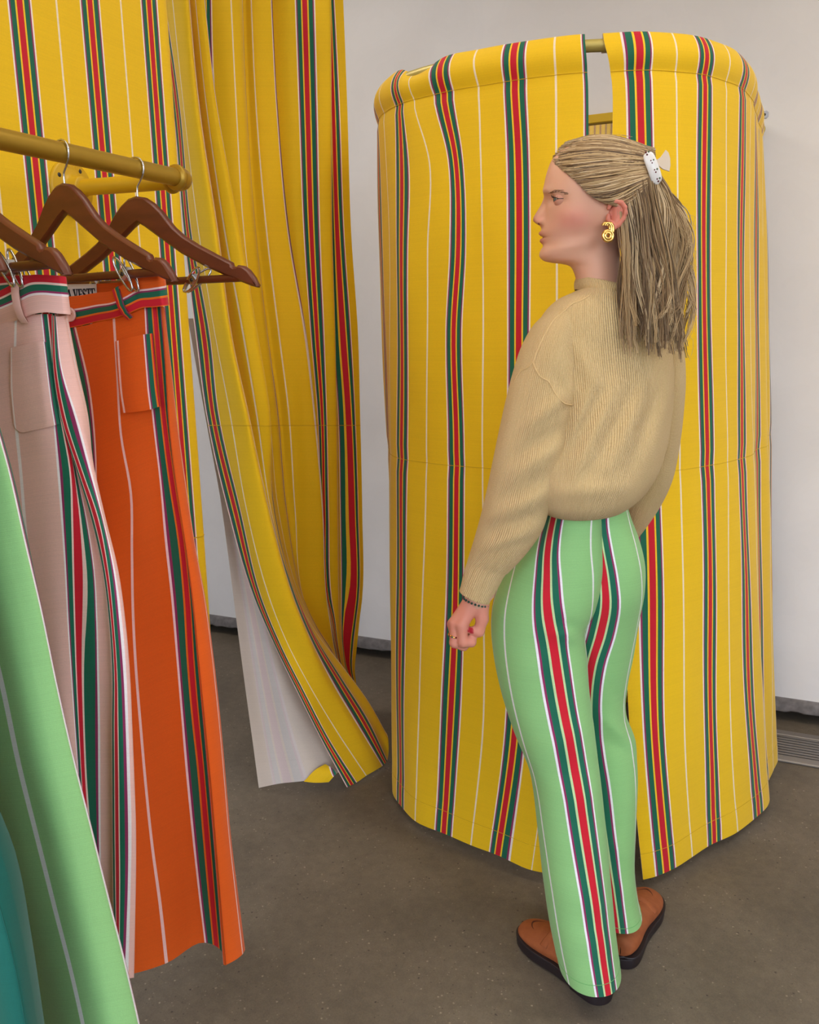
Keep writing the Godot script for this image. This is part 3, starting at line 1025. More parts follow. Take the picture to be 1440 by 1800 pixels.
# ---------- hanging trousers ----------
func col_at(poly: Array, t: float) -> Vector2:
	# along a seen line from its top to its foot, even in height
	var y: float = lerpf(poly[0][1], poly[-1][1], t)
	for i in poly.size() - 1:
		if y <= poly[i + 1][1] or i == poly.size() - 2:
			var f: float = clampf((y - poly[i][1]) / (poly[i + 1][1] - poly[i][1]), 0, 1)
			return Vector2(lerpf(poly[i][0], poly[i + 1][0], f), y)
	return Vector2.ZERO
func leg_net(cs: Array, count: int) -> Array:
	# cs: [place across the weave, seen line, depth at the top, depth at the foot]
	var net := []
	for r in count:
		var t := float(r) / (count - 1)
		var row := []
		for c in cs:
			var p := col_at(c[1], t)
			row.append(v4(at_z(p.x, p.y, lerpf(c[2], c[3], t)), c[0]))
		net.append(row)
	return net
func ribbon(called: String, pts: Array, wide: float, thick: float, across: Vector3, m: Material, parent: Node):
	# a flat strap along pts
	var s := Shape.new()
	var rows := []
	for i in pts.size():
		var d: Vector3 = (pts[mini(i + 1, pts.size() - 1)] - pts[maxi(i - 1, 0)]).normalized()
		var x := (across - d * across.dot(d)).normalized() * wide / 2
		var n := d.cross(x).normalized() * thick / 2
		rows.append(PackedVector3Array([pts[i] - x - n, pts[i] - x * 0.9 + n, pts[i] + x * 0.9 + n, pts[i] + x - n, pts[i] - x - n]))
	var uvs := []
	for i in rows.size(): uvs.append(PackedVector2Array([Vector2(-0.02, i), Vector2(0.0, i), Vector2(0.12, i), Vector2(0.14, i), Vector2(0.16, i)]))
	s.grid(rows, uvs, true, false)
	put(called, s, m, parent)
func waistband(t: Node3D, fronts: Array, backs: Array, z: float, zb: float, u0: float, u1: float, m: Material):
	# fronts, backs: [top x, top y, foot x, foot y]; the weave runs round the waist
	var ring := []
	for f in fronts: ring.append([f, z + (f[4] if f.size() > 4 else 0.0)])
	for f in backs: ring.append([f, zb])
	for side in 2:
		var net := []
		for r in 5:
			var k := r / 4.0
			var row := []
			for q in ring:
				var f: Array = q[0]
				var p := at_z(lerpf(f[0], f[2], k), lerpf(f[1], f[3], k), q[1])
				if side == 1: p.z += 0.003 * (1.0 if q[1] < (z + zb) / 2 else -1.0)
				row.append(v4(p, lerpf(u0, u1, k)))
			net.append(row)
		var fine := weave(net, 2, 6, false)
		put("waistband" if side == 0 else "waistband_facing", cloth_shape(fine, false, side == 1), m, t)
func build_trousers():
	# orange pair
	var o := thing("trousers", "orange striped wide leg trousers clipped to a wooden hanger", "trousers", at_z(300, 1690, -0.98), "trousers on the rail")
	var oc := [
		[0.0, [[112, 575], [122, 640], [140, 720], [150, 800], [155, 900], [165, 1100], [180, 1300], [195, 1500], [208, 1716]], -0.950, -0.905],
		[0.16, [[134, 575], [150, 640], [163, 700], [170, 760], [168, 800], [172, 900], [180, 1100], [195, 1300], [212, 1500], [222, 1714]], -0.945, -0.91],
		[0.5, [[200, 557], [205, 610], [207, 700], [213, 770], [228, 830], [232, 900], [232, 1000], [235, 1130], [241, 1200], [253, 1350], [267, 1483], [283, 1600], [293, 1693]], -0.945, -0.959],
		[0.845, [[254, 541], [257, 600], [263, 700], [277, 800], [290, 950], [303, 1067], [314, 1200], [328, 1367], [343, 1517], [360, 1657]], -0.952, -1.02],
		[1.0, [[272, 540], [277, 600], [285, 700], [295, 800], [318, 940], [331, 1067], [338, 1200], [354, 1350], [368, 1517], [381, 1664]], -0.955, -1.024],
		[1.12, [[281, 539], [287, 600], [294, 700], [304, 800], [325, 920], [339, 1040], [349, 1180], [363, 1340], [377, 1500], [391, 1674]], -0.962, -1.026],
		[1.2, [[284, 539], [289, 600], [296, 733], [306, 830], [316, 887], [337, 1033], [353, 1200], [367, 1333], [381, 1500], [397, 1696]], -0.950, -0.994],
		[1.35, [[287, 539], [293, 600], [301, 715], [314, 830], [332, 935], [350, 1050], [367, 1200], [380, 1340], [393, 1490], [413, 1688]], -0.957, -1.008],
		[1.5, [[289, 540], [297, 600], [306, 700], [323, 830], [346, 980], [361, 1060], [379, 1200], [392, 1340], [404, 1480], [427, 1677]], -0.970, -1.027],
		[2.0, [[275, 535], [285, 600], [293, 720], [308, 850], [325, 1000], [345, 1200], [360, 1400], [385, 1650]], -0.99, -1.07],
		[2.6, [[200, 535], [215, 700], [235, 900], [255, 1200], [280, 1500], [305, 1660]], -1.0, -1.06],
		[3.2, [[112, 545], [122, 700], [142, 900], [160, 1200], [180, 1500], [200, 1690]], -0.985, -0.98]]
	var ofine := weave(leg_net(oc, 12), 5, 6, true)
	put("legs", cloth_shape(ofine, true), mats.orange, o)
	var seam := []
	for r in range(0, ofine.size()): seam.append(v3(ofine[r][36]) + Vector3(0.0006, 0, 0.0006))
	stitch("side_seam", seam, 0.0009, mats.orange_thread, o)
	waistband(o, [[60, 534, 66, 590], [114, 522, 120, 577], [143, 519, 143, 572], [167, 515, 167, 566], [200, 510, 208, 557, 0.004], [217, 500, 228, 550, 0.003], [233, 489, 250, 541], [256, 484, 268, 540], [278, 480, 286, 538]], [[282, 478, 290, 536], [262, 485, 270, 535], [217, 496, 225, 540], [171, 499, 178, 545], [118, 503, 124, 548], [60, 508, 66, 555]], -0.944, -0.985, -0.30, 0.045, mats.orange)
	# sewn in label
	var ll := [at_z(108, 500, -0.9795), at_z(169, 499, -0.9795), at_z(171, 538, -0.9795), at_z(110, 540, -0.9795)]
	var s := Shape.new()
	s.quad(ll[0], ll[1], ll[2], ll[3], Vector3(0, 0, 1))
	s.quad(ll[0] - Vector3(0, 0, 0.0006), ll[1] - Vector3(0, 0, 0.0006), ll[2] - Vector3(0, 0, 0.0006), ll[3] - Vector3(0, 0, 0.0006), Vector3(0, 0, -1))
	var lab := put("sewn_label", s, mats.label_cloth, o, "white label with dark lettering")
	var tm := TextMesh.new()
	tm.text = "LA VESTE"
	var font := SystemFont.new()
	font.font_names = PackedStringArray(["Droid Serif"]); font.font_weight = 700
	tm.font = font; tm.font_size = 40; tm.pixel_size = 0.00033; tm.depth = 0.0006
	tm.horizontal_alignment = HORIZONTAL_ALIGNMENT_RIGHT
	var txt := MeshInstance3D.new()
	txt.name = "lettering"
	txt.mesh = tm
	txt.material_override = mats.ink
	lab.add_child(txt)
	var tp := at_z(168, 517, -0.979)
	txt.position = tp - org
	txt.scale = Vector3(1.0, 1.7, 1.0)
	# button
	s = Shape.new()
	s.lathe([Vector2(0, 0.003), Vector2(0.0055, 0.003), Vector2(0.0075, 0.0042), Vector2(0.0092, 0.0042), Vector2(0.0102, 0.003), Vector2(0.0102, 0.001), Vector2(0.0, 0.0)], at_z(124, 553, -0.941), Vector3(0.15, 0, 1), 24)
	var bt := put("button", s, mats.button, o)
	s = Shape.new()
	for q in [[-0.0015, -0.001, 0.0012], [0.001, 0.0002, 0.0018]]:
		var c := at_z(124, 553, -0.9372)
		s.tube([c + Vector3(q[0], q[1], 0), c + Vector3(q[0] + 0.0006, q[1] + q[2], 0)], 0.0005, 5)
	put("thread_holes", s, plain("red_thread", rgb(190, 60, 60), 0.8), bt)
	ribbon("belt_loop", [at_z(203, 507, -0.9405), at_z(207, 520, -0.935), at_z(212, 537, -0.933), at_z(220, 551, -0.935), at_z(229, 560, -0.9405)], 0.0115, 0.002, Vector3(1, 0, 0), mats.orange, o)
	var pk := [
		[0.47, [[203, 600], [206, 650], [210, 695], [215, 726]], -0.9425, -0.9425],
		[0.66, [[228, 593], [231, 650], [235, 700], [240, 724]], -0.942, -0.942],
		[0.845, [[252, 588], [256, 640], [260, 690], [264, 720]], -0.946, -0.947],
		[0.98, [[268, 586], [273, 640], [278, 690], [282, 714]], -0.950, -0.951]]
	var pf := weave(leg_net(pk, 5), 4, 5)
	put("patch_pocket", cloth_shape(pf), mats.orange, o)
	# pink pair
	var p := thing("trousers", "pale pink striped wide leg trousers between the green and orange pairs", "trousers", at_z(150, 1720, -0.78), "trousers on the rail")
	var pc := [
		[0.1, [[-60, 585], [-62, 700], [-55, 900], [-40, 1200], [-20, 1450], [0, 1740]], -0.775, -0.745],
		[0.5, [[28, 562], [29, 605], [24, 680], [28, 740], [36, 820], [42, 900], [52, 1000], [70, 1200], [85, 1400], [105, 1736]], -0.772, -0.75],
		[0.845, [[72, 552], [77, 602], [86, 679], [94, 741], [98, 790], [104, 867], [112, 967], [119, 1100], [128, 1233], [140, 1400], [155, 1730]], -0.776, -0.755],
		[1.0, [[88, 552], [93, 602], [103, 679], [112, 741], [124, 800], [132, 860], [135, 933], [137, 1067], [139, 1200], [145, 1350], [155, 1500], [165, 1728]], -0.782, -0.765],
		[1.157, [[97, 552], [104, 602], [112, 660], [120, 741], [135, 830], [150, 900], [163, 960], [170, 1050], [173, 1133], [176, 1267], [177, 1500], [180, 1726]], -0.79, -0.772],
		[1.32, [[100, 553], [108, 610], [117, 670], [127, 745], [143, 830], [158, 900], [172, 960], [182, 1050], [190, 1150], [197, 1267], [199, 1500], [200, 1724]], -0.795, -0.782],
		[1.9, [[92, 555], [91, 600], [93, 660], [102, 720], [120, 777], [134, 823], [150, 867], [167, 933], [180, 985], [190, 1067], [199, 1143], [198, 1267], [199, 1500], [203, 1724]], -0.774, -0.758],
		[2.09, [[96, 555], [97, 600], [104, 668], [113, 717], [130, 767], [147, 823], [167, 883], [183, 933], [193, 1000], [203, 1100], [210, 1200], [213, 1367], [215, 1533], [212, 1722]], -0.774, -0.760],
		[2.16, [[99, 556], [101, 610], [110, 650], [129, 706], [144, 762], [158, 815], [171, 867], [187, 933], [202, 1000], [212, 1050], [217, 1117], [224, 1200], [227, 1300], [232, 1433], [231, 1533], [226, 1720]], -0.777, -0.768],
		[2.42, [[114, 555], [121, 600], [133, 660], [146, 708], [158, 760], [164, 810], [172, 867], [186, 933], [200, 1000], [208, 1050], [214, 1117], [220, 1200], [223, 1300], [228, 1433], [228, 1533], [222, 1718]], -0.79, -0.80],
		[3.0, [[80, 545], [95, 700], [125, 850], [160, 1000], [185, 1200], [195, 1450], [195, 1700]], -0.815, -0.83],
		[3.6, [[-60, 560], [-60, 800], [-40, 1200], [-10, 1700]], -0.81, -0.80]]
	var pfine := weave(leg_net(pc, 14), 5, 6, true)
	put("legs", cloth_shape(pfine, true), mats.pink, p)
	waistband(p, [[-70, 534, -66, 592], [0, 511, 0, 572], [33, 493, 36, 561, 0.003], [56, 483, 62, 551, 0.006], [75, 483, 82, 549, 0.004], [92, 484, 100, 551], [104, 485, 113, 552, -0.004]], [[100, 487, 108, 552], [60, 484, 64, 540], [10, 486, 10, 545], [-70, 500, -66, 560]], -0.772, -0.81, -0.03, 0.32, mats.pink)
	ribbon("belt_loop", [at_z(26, 500, -0.768), at_z(27, 518, -0.762), at_z(30, 538, -0.761), at_z(36, 556, -0.763), at_z(43, 567, -0.768)], 0.012, 0.002, Vector3(1, 0, 0), plain("pink_plain", rgb(240, 190, 178), 0.92), p)
	var ppk := [
		[0.46, [[18, 612], [18, 680], [22, 730], [24, 748]], -0.7665, -0.765],
		[0.52, [[21, 611], [22, 680], [26, 735], [29, 755]], -0.7665, -0.765],
		[0.7, [[50, 605], [56, 680], [62, 730], [65, 755]], -0.767, -0.766],
		[0.84, [[76, 600], [85, 680], [91, 725], [95, 748]], -0.7705, -0.7695],
		[0.93, [[83, 602], [94, 680], [100, 725], [105, 745]], -0.775, -0.774]]
	put("patch_pocket", cloth_shape(weave(leg_net(ppk, 5), 4, 5)), mats.pink, p)
	# green pair
	var g := thing("trousers", "light green striped wide leg trousers hanging in front of the pink pair", "trousers", at_z(120, 1900, -0.64), "trousers on the rail")
	var gc := [
		[0.0, [[-330, 600], [-310, 900], [-260, 1200], [-190, 1500], [-110, 1800], [-80, 1960]], -0.63, -0.60],
		[0.25, [[-220, 590], [-190, 900], [-120, 1150], [-60, 1400], [0, 1600], [55, 1800], [85, 1975]], -0.645, -0.63],
		[0.5, [[-140, 580], [-90, 760], [-45, 1000], [3, 1200], [30, 1333], [57, 1427], [67, 1483], [87, 1560], [110, 1650], [148, 1800], [175, 1980]], -0.635, -0.585],
		[0.68, [[-90, 575], [-40, 760], [5, 950], [45, 1130], [85, 1320], [115, 1450], [150, 1600], [195, 1800], [222, 1970]], -0.625, -0.59],
		[0.84, [[-60, 570], [-8, 750], [10, 810], [37, 930], [60, 1027], [77, 1100], [97, 1200], [117, 1293], [146, 1405], [177, 1533], [207, 1650], [244, 1800], [268, 1960]], -0.63, -0.62],
		[0.92, [[-55, 570], [-2, 745], [15, 800], [43, 920], [65, 1027], [80, 1100], [98, 1200], [118, 1297], [146, 1405], [176, 1533], [206, 1650], [243, 1800], [267, 1955]], -0.64, -0.64],
		[1.4, [[-75, 560], [-30, 745], [20, 950], [60, 1150], [110, 1400], [165, 1650], [225, 1940]], -0.655, -0.675],
		[2.2, [[-200, 560], [-160, 900], [-90, 1200], [-20, 1500], [80, 1930]], -0.665, -0.69],
		[2.9, [[-330, 590], [-310, 900], [-250, 1250], [-180, 1550], [-90, 1940]], -0.655, -0.65]]
	var gfine := weave(leg_net(gc, 12), 5, 6, true)
	put("legs", cloth_shape(gfine, true), mats.green, g)
	waistband(g, [[-335, 535, -330, 605], [-230, 520, -225, 595], [-140, 505, -138, 585], [-60, 495, -52, 572]], [[-66, 490, -60, 565], [-180, 495, -178, 570], [-335, 515, -330, 590]], -0.63, -0.67, -0.03, 0.32, mats.green)
	# teal pair
	var tl := thing("trousers", "plain dark teal trousers at the near end of the rail", "trousers", at_z(-20, 1900, -0.5), "trousers on the rail")
	var tc := [
		[0.0, [[-520, 600], [-450, 1000], [-300, 1500], [-200, 1960]], -0.50, -0.47],
		[0.4, [[-330, 590], [-250, 1000], [-120, 1500], [-40, 1980]], -0.49, -0.46],
		[0.7, [[-230, 585], [-150, 1000], [-58, 1420], [-4, 1570], [15, 1640], [45, 1800], [75, 1985]], -0.495, -0.47],
		[0.8, [[-205, 580], [-120, 1000], [-40, 1380], [0, 1472], [12, 1530], [25, 1590], [40, 1640], [55, 1720], [67, 1800], [95, 1970]], -0.51, -0.49],
		[1.4, [[-260, 575], [-180, 1000], [-100, 1400], [-20, 1700], [40, 1950]], -0.54, -0.55],
		[2.4, [[-500, 580], [-430, 1000], [-300, 1500], [-180, 1950]], -0.54, -0.53]]
	var tfine := weave(leg_net(tc, 10), 5, 6, true)
	put("legs", cloth_shape(tfine, true), mats.teal, tl)
	seam = []
	for r in tfine.size(): seam.append(v3(tfine[r][12]) + Vector3(0, 0, 0.0004))
	stitch("side_seam", seam, 0.0007, mats.teal_thread, tl)
	waistband(tl, [[-525, 520, -520, 602], [-330, 510, -328, 592], [-212, 505, -205, 584]], [[-216, 500, -210, 578], [-400, 505, -395, 585], [-525, 510, -520, 590]], -0.49, -0.535, -0.3, 0.05, mats.teal)
	hanger(rail_at(-430), -0.17, "brown wooden hanger that holds the dark teal trousers", 0.10, 0.0)

# ---------- the woman ----------
func a_of(px: float, h: float, b: float) -> float:
	var q := (px - 720.0) / F
	var k := cam_r - cam_f * q
	var w := Vector3(0, h - EYE.y, 0) + flat_f * b
	return -w.dot(k) / flat_r.dot(k)
func ring(py: float, pl: float, pr: float, b: float, tb: float, band := 0.0, skew := 0.0, tilt := 0.0, power := 1.0, count := 24, extra := 0.0) -> Array:
	# a level loop round a limb: pl, pr its seen edges, b its distance, tb half its depth; band: the pixel column of a stripe's middle
	var h := at_b((pl + pr) / 2, py, b).y
	var al := a_of(pl, h, b); var ar := a_of(pr, h, b)
	var c := (al + ar) / 2; var w := (ar - al) / 2
	var tband := PI / 2
	if band != 0.0:
		tband = acos(clampf((a_of(band, h, b - tb) - c) / w, -0.98, 0.98))
	var re := sqrt((w * w + tb * tb) / 2.0)
	var out := []
	for k in count:
		var th := 1.5 * PI - TAU * k / count
		var cx := signf(cos(th)) * pow(absf(cos(th)), power)
		var cz := signf(sin(th)) * pow(absf(sin(th)), power)
		var da := w * cx
		var p := abh(c + da, h + tilt * cx, b - tb * cz + skew * da)
		out.append(v4(p, (tband - th) * re / PERIOD + extra))
	return out
func skin_mat() -> StandardMaterial3D:
	if mats.has("skin"): return mats.skin
	var m := StandardMaterial3D.new()
	m.vertex_color_use_as_albedo = true
	m.roughness = 0.48
	m.metallic_specular = 0.35
	m.subsurf_scatter_enabled = true
	m.subsurf_scatter_strength = 0.12
	mats.skin = m
	return m
func lin(r: float, g: float, b: float) -> Color:
	return rgb(r, g, b).srgb_to_linear()
func knit() -> StandardMaterial3D:
	if mats.has("knit"): return mats.knit
	var w := 256
	var im := Image.create(w, w, false, Image.FORMAT_RGB8)
	var ribs := 14.0; var stitches := 16.0
	for y in w:
		for x in w:
			var fx := fposmod(x * ribs / w, 1.0)
			var v := fposmod(y * stitches / w + absf(fx - 0.5) * 0.9, 1.0)
			var hgt := pow(sin(fx * PI), 0.7) * (0.78 + 0.22 * sin(v * PI))
			im.set_pixel(x, y, Color(hgt, hgt, hgt))
	im.bump_map_to_normal_map(9.0)
	im.generate_mipmaps()
	var m := StandardMaterial3D.new()
	m.albedo_texture = noise_texture(256, 0.05, rgb(214, 182, 128), rgb(228, 197, 143), 3, 21)
	m.normal_enabled = true
	m.normal_texture = ImageTexture.create_from_image(im)
	m.normal_scale = 1.0
	m.roughness = 0.95
	m.metallic_specular = 0.15
	m.rim_enabled = true; m.rim = 0.3; m.rim_tint = 0.6
	m.uv1_scale = Vector3(4, 4, 4)
	mats.knit = m
	return m

# field of joined tapered bones, meshed as surface nets
func bone_field(p: Vector3, bones: Array, soft: float) -> float:
	var acc := 0.0
	var best := 1e9
	for q in bones:
		var a: Vector3 = q[0]
		var ab: Vector3 = q[4]
		var t := clampf((p - a).dot(ab) * q[5], 0.0, 1.0)
		var d: float = p.distance_to(a + ab * t) - lerpf(q[2], q[3], t)
		if d < best: best = d
		acc += exp(-d / soft)
	if best > soft * 6.0: return best
	return -soft * log(acc)
func prep(bones: Array) -> Array:
	var out := []
	for q in bones:
		var ab: Vector3 = q[1] - q[0]
		out.append([q[0], q[1], q[2], q[3], ab, 1.0 / maxf(ab.length_squared(), 1e-8)])
	return out
func nets(s: Shape, lo: Vector3, hi: Vector3, cell: float, field: Callable, paint: Callable):
	var nx := int(ceil((hi.x - lo.x) / cell)) + 1
	var ny := int(ceil((hi.y - lo.y) / cell)) + 1
	var nz := int(ceil((hi.z - lo.z) / cell)) + 1
	var f := PackedFloat32Array()
	f.resize(nx * ny * nz)
	f.fill(1.0)
	var bs := 4
	for bx in range(0, nx, bs):
		for by in range(0, ny, bs):
			for bz in range(0, nz, bs):
				var mid := lo + (Vector3(bx, by, bz) + Vector3.ONE * (bs / 2.0)) * cell
				var d: float = field.call(mid)
				if absf(d) > cell * bs * 1.15:
					for x in range(bx, mini(bx + bs, nx)):
						for y in range(by, mini(by + bs, ny)):
							for z in range(bz, mini(bz + bs, nz)): f[(x * ny + y) * nz + z] = d
				else:
					for x in range(bx, mini(bx + bs, nx)):
						for y in range(by, mini(by + bs, ny)):
							for z in range(bz, mini(bz + bs, nz)): f[(x * ny + y) * nz + z] = field.call(lo + Vector3(x, y, z) * cell)
	var at := {}
	var ox := ny * nz; var oy := nz
	for x in nx - 1:
		for y in ny - 1:
			for z in nz - 1:
				var i := (x * ny + y) * nz + z
				var vals := [f[i], f[i + ox], f[i + oy], f[i + ox + oy], f[i + 1], f[i + ox + 1], f[i + oy + 1], f[i + ox + oy + 1]]
				var neg := 0
				for q in vals:
					if q < 0.0: neg += 1
				if neg == 0 or neg == 8: continue
				var sum := Vector3.ZERO; var cnt := 0
				for e in [[0, 1], [2, 3], [4, 5], [6, 7], [0, 2], [1, 3], [4, 6], [5, 7], [0, 4], [1, 5], [2, 6], [3, 7]]:
					var fa: float = vals[e[0]]; var fb: float = vals[e[1]]
					if (fa < 0.0) != (fb < 0.0):
						var t := fa / (fa - fb)
						var pa := Vector3(e[0] & 1, (e[0] >> 1) & 1, (e[0] >> 2) & 1)
						var pb := Vector3(e[1] & 1, (e[1] >> 1) & 1, (e[1] >> 2) & 1)
						sum += pa.lerp(pb, t); cnt += 1
				var p := lo + (Vector3(x, y, z) + sum / cnt) * cell
				var gr := Vector3(vals[1] + vals[3] + vals[5] + vals[7] - vals[0] - vals[2] - vals[4] - vals[6], vals[2] + vals[3] + vals[6] + vals[7] - vals[0] - vals[1] - vals[4] - vals[5], vals[4] + vals[5] + vals[6] + vals[7] - vals[0] - vals[1] - vals[2] - vals[3])
				s.tint = paint.call(p)
				at[i] = s.vert(p, gr.normalized())
	for x in range(1, nx - 1):
		for y in range(1, ny - 1):
			for z in range(1, nz - 1):
				var i := (x * ny + y) * nz + z
				var inside := f[i] < 0.0
				if inside != (f[i + ox] < 0.0): net_quad(s, at, i, i - oy, i - oy - 1, i - 1)
				if inside != (f[i + oy] < 0.0): net_quad(s, at, i, i - ox, i - ox - 1, i - 1)
				if inside != (f[i + 1] < 0.0): net_quad(s, at, i, i - ox, i - ox - oy, i - oy)
func net_quad(s: Shape, at: Dictionary, a: int, b: int, c: int, d: int):
	if not (at.has(a) and at.has(b) and at.has(c) and at.has(d)): return
	s.face(at[a], at[b], at[c]); s.face(at[a], at[c], at[d])

const HB := 1.60
var mm := 0.001015
func hp(px: float, py: float, z: float) -> Vector3:      # a point of the head: pixel place at the head's own distance, z metres nearer
	return at_b(px, py, HB - z)
var head_fine := []
func lookup(rows: Array, y: float, col: int) -> float:
	for i in rows.size() - 1:
		if y <= rows[i + 1][0]:
			return lerpf(rows[i][col], rows[i + 1][col], clampf((y - rows[i][0]) / (rows[i + 1][0] - rows[i][0]), 0, 1))
	return rows[-1][col]
func gauss(x: float, s: float) -> float:
	return exp(-x * x / (s * s))

func build_person():
	var feet := at_y(1040, 1690, 0.0)
	var t := thing("person", "woman in a cream knit sweater and green striped trousers, seen from behind in profile", "person", feet)
	build_body(t)
	build_trousers_worn(t)
	build_sweater(t)
	build_face(t)
	build_hair(t)
	build_shoes(t)
	build_jewels(t)

# rows: seen height, front edge, back edge, half width in mm, backward rise, boxiness
var skull := [
	[250, 1030, 1068, 16, 0.0, 1.0], [256, 1003, 1097, 42, 0.0, 1.0], [266, 984, 1116, 56, 0.0, 0.98], [280, 971, 1129, 65, 0.0, 0.95], [300, 962.5, 1138, 71, 0.0, 0.92],
	[320, 957.5, 1143, 74, 0.0, 0.9], [337, 955, 1144, 74, 0.0, 0.88], [346, 957, 1143, 74, 0.0, 0.88], [360, 959, 1139, 73, 0.0, 0.88], [375, 958, 1132, 71, 0.0, 0.9], [390, 956, 1122, 68, 0.02, 0.92],
	[400, 953, 1114, 65, 0.04, 0.95], [410, 951.5, 1108, 62, 0.07, 0.98], [420, 952.5, 1102, 59, 0.10, 1.0], [432, 953.5, 1097, 57, 0.14, 1.0], [444, 950, 1094, 55, 0.18, 1.0], [452, 950, 1092, 52, 0.20, 1.0],
	[458, 955.5, 1091, 49, 0.21, 1.0], [461.5, 967, 1090, 47, 0.20, 1.0], [464, 987, 1090, 46, 0.17, 1.0], [469, 1003, 1090, 45, 0.1, 1.0], [482, 1010, 1092, 45, 0.04, 1.0], [500, 1014, 1096, 46, 0.0, 1.0], [525, 1018, 1100, 44, 0.0, 1.0], [560, 1020, 1100, 40, 0.0, 1.0]]
var nose := [[340, 0.0, 6.0], [346, 1.0, 5.5], [352, 3.5, 5.5], [360, 8.0, 6.0], [367, 12.0, 6.8], [374, 15.6, 8.0], [380, 18.6, 9.0], [384, 20.0, 10.0], [388, 19.0, 11.0], [391, 16.0, 12.0], [394, 10.5, 12.5], [397, 4.5, 12.0], [401, 1.0, 10.0], [405, 0.0, 9.0]]
func build_body(t: Node3D):
	var s := Shape.new()
	# head and neck
	var net := []
	var count := 72
	for q in skull:
		var row := []
		var cx: float = (q[1] + q[2]) / 2.0; var rx: float = (q[2] - q[1]) / 2.0
		for k in count:
			var th := 1.5 * PI - TAU * k / count
			var c := signf(cos(th)) * pow(absf(cos(th)), q[5]); var z := signf(sin(th)) * pow(absf(sin(th)), q[5])
			var px := cx + rx * c
			row.append(v4(hp(px, q[0] - q[4] * (px - q[1]), z * q[3] * mm), q[0]))
		net.append(row)
	var fine := weave(net, 6, 1, true)
	var rows := []
	for r in fine.size():
		var row := PackedVector3Array()
		for k in fine[r].size():
			var p: Vector4 = fine[r][k]
			var y: float = fine[r][1].w        # this row's height in the picture
			var q := v3(p)
			var z := (HB - q.dot(flat_f)) / mm  # mm towards the eye
			var front: float = lookup(skull, y, 1)
			var px := px_of(q).x
			var near_front := clampf(1.0 - (px - front) / 60.0, 0.0, 1.0)
			var d := 0.0
			if y < 410.0: d += lookup(nose, y, 1) * gauss(z, lookup(nose, y, 2))
			d += 5.0 * gauss(absf(z) - 13.0, 5.0) * gauss(y - 389.0, 5.0)
			d -= 8.5 * gauss(absf(z) - 36.0, 15.0) * gauss(y - 350.5, 9.0)
			d += 2.5 * gauss(absf(z) - 24.0, 16.0) * gauss(y - 335.0, 7.0)
			d += 4.6 * gauss(z, 17.0) * gauss(y - 410.5, 4.2)
			d += 4.2 * gauss(z, 15.0) * gauss(y - 424.0, 4.6)
			d -= 3.6 * gauss(z, 24.0) * gauss(y - 417.3, 1.6)
			d -= 1.5 * gauss(z, 12.0) * gauss(y - 433.0, 4.0)
			d += 1.5 * gauss(z, 14.0) * gauss(y - 447.0, 8.0)
			q -= flat_r * (d * mm * near_front)
			# cheekbone and the hollow under it
			var side := signf(z) * (-4.0 * gauss(px - 984.0, 12.0) * gauss(y - 351.0, 9.0) + 3.5 * gauss(px - 1000.0, 26.0) * gauss(y - 378.0, 18.0) - 2.0 * gauss(px - 1010.0, 24.0) * gauss(y - 418.0, 14.0))
			q -= flat_f * (side * mm)
			row.append(q)
		rows.append(row)
	head_fine = rows
	var first := s.v.size()
	s.grid(rows, [], true, false)
	var nc: int = rows[0].size()
	for r in rows.size():
		var y: float = fine[r][1].w
		for k in nc:
			var i := first + r * nc + k
			var q := s.v[i]
			var px := px_of(q).x
			var z := (HB - q.dot(flat_f)) / mm
			var c := lin(226, 172, 144)
			c = c.lerp(lin(222, 130, 118), 0.55 * gauss(px - 1008.0, 34.0) * gauss(y - 388.0, 24.0))
			c = c.lerp(lin(214, 138, 120), 0.5 * gauss(y - 384.0, 9.0) * clampf((962.0 - px) / 14.0, 0, 1))
			var lip := gauss(absf(z) / 23.0, 0.9) * clampf((976.0 - px) / 5.0, 0, 1)
			var band := clampf((y - 405.5) / 2.0, 0, 1) * clampf((429.5 - y) / 2.0, 0, 1)
			c = c.lerp(lin(188, 92, 84), 0.8 * lip * band)
			c = c.lerp(lin(120, 52, 46), 0.55 * lip * gauss(y - 417.3, 1.5))
			s.c[i] = c
	# the rest of the body inside the clothes
	var b: Array = [
		[at_b(1066, 560, 1.625), at_b(1060, 720, 1.63), 0.05, 0.075], [at_b(1060, 720, 1.63), at_b(1035, 930, 1.645), 0.08, 0.07],
		[at_b(1000, 605, 1.58), at_b(1140, 605, 1.66), 0.036, 0.036],
		[at_b(970, 615, 1.55), at_b(920, 820, 1.51), 0.034, 0.032], [at_b(920, 820, 1.50), at_b(846, 1030, 1.535), 0.034, 0.023], [at_b(846, 1030, 1.535), at_b(838, 1056, 1.535), 0.023, 0.022],
		[at_b(1155, 620, 1.69), at_b(1140, 830, 1.73), 0.034, 0.028], [at_b(1140, 830, 1.73), at_b(1085, 955, 1.80), 0.028, 0.02],
		[at_b(985, 1000, 1.645), at_b(985, 1290, 1.61), 0.06, 0.042], [at_b(985, 1290, 1.61), at_b(1040, 1680, 1.585), 0.04, 0.03],
		[at_b(1070, 1000, 1.69), at_b(1052, 1290, 1.745), 0.05, 0.038], [at_b(1052, 1290, 1.745), at_b(1082, 1590, 1.722), 0.036, 0.03]]
	var bones := prep(b)
	var lo := Vector3.INF; var hi := -Vector3.INF
	for q in b:
		for e in 2:
			lo = lo.min(q[e] - Vector3.ONE * (q[2 + e] + 0.03)); hi = hi.max(q[e] + Vector3.ONE * (q[2 + e] + 0.03))
	var tone := lin(222, 166, 140)
	nets(s, lo, hi, 0.017, func(p): return bone_field(p, bones, 0.012), func(_p): return tone)
	hand(s, [838, 1052], 1.535, 1.0)
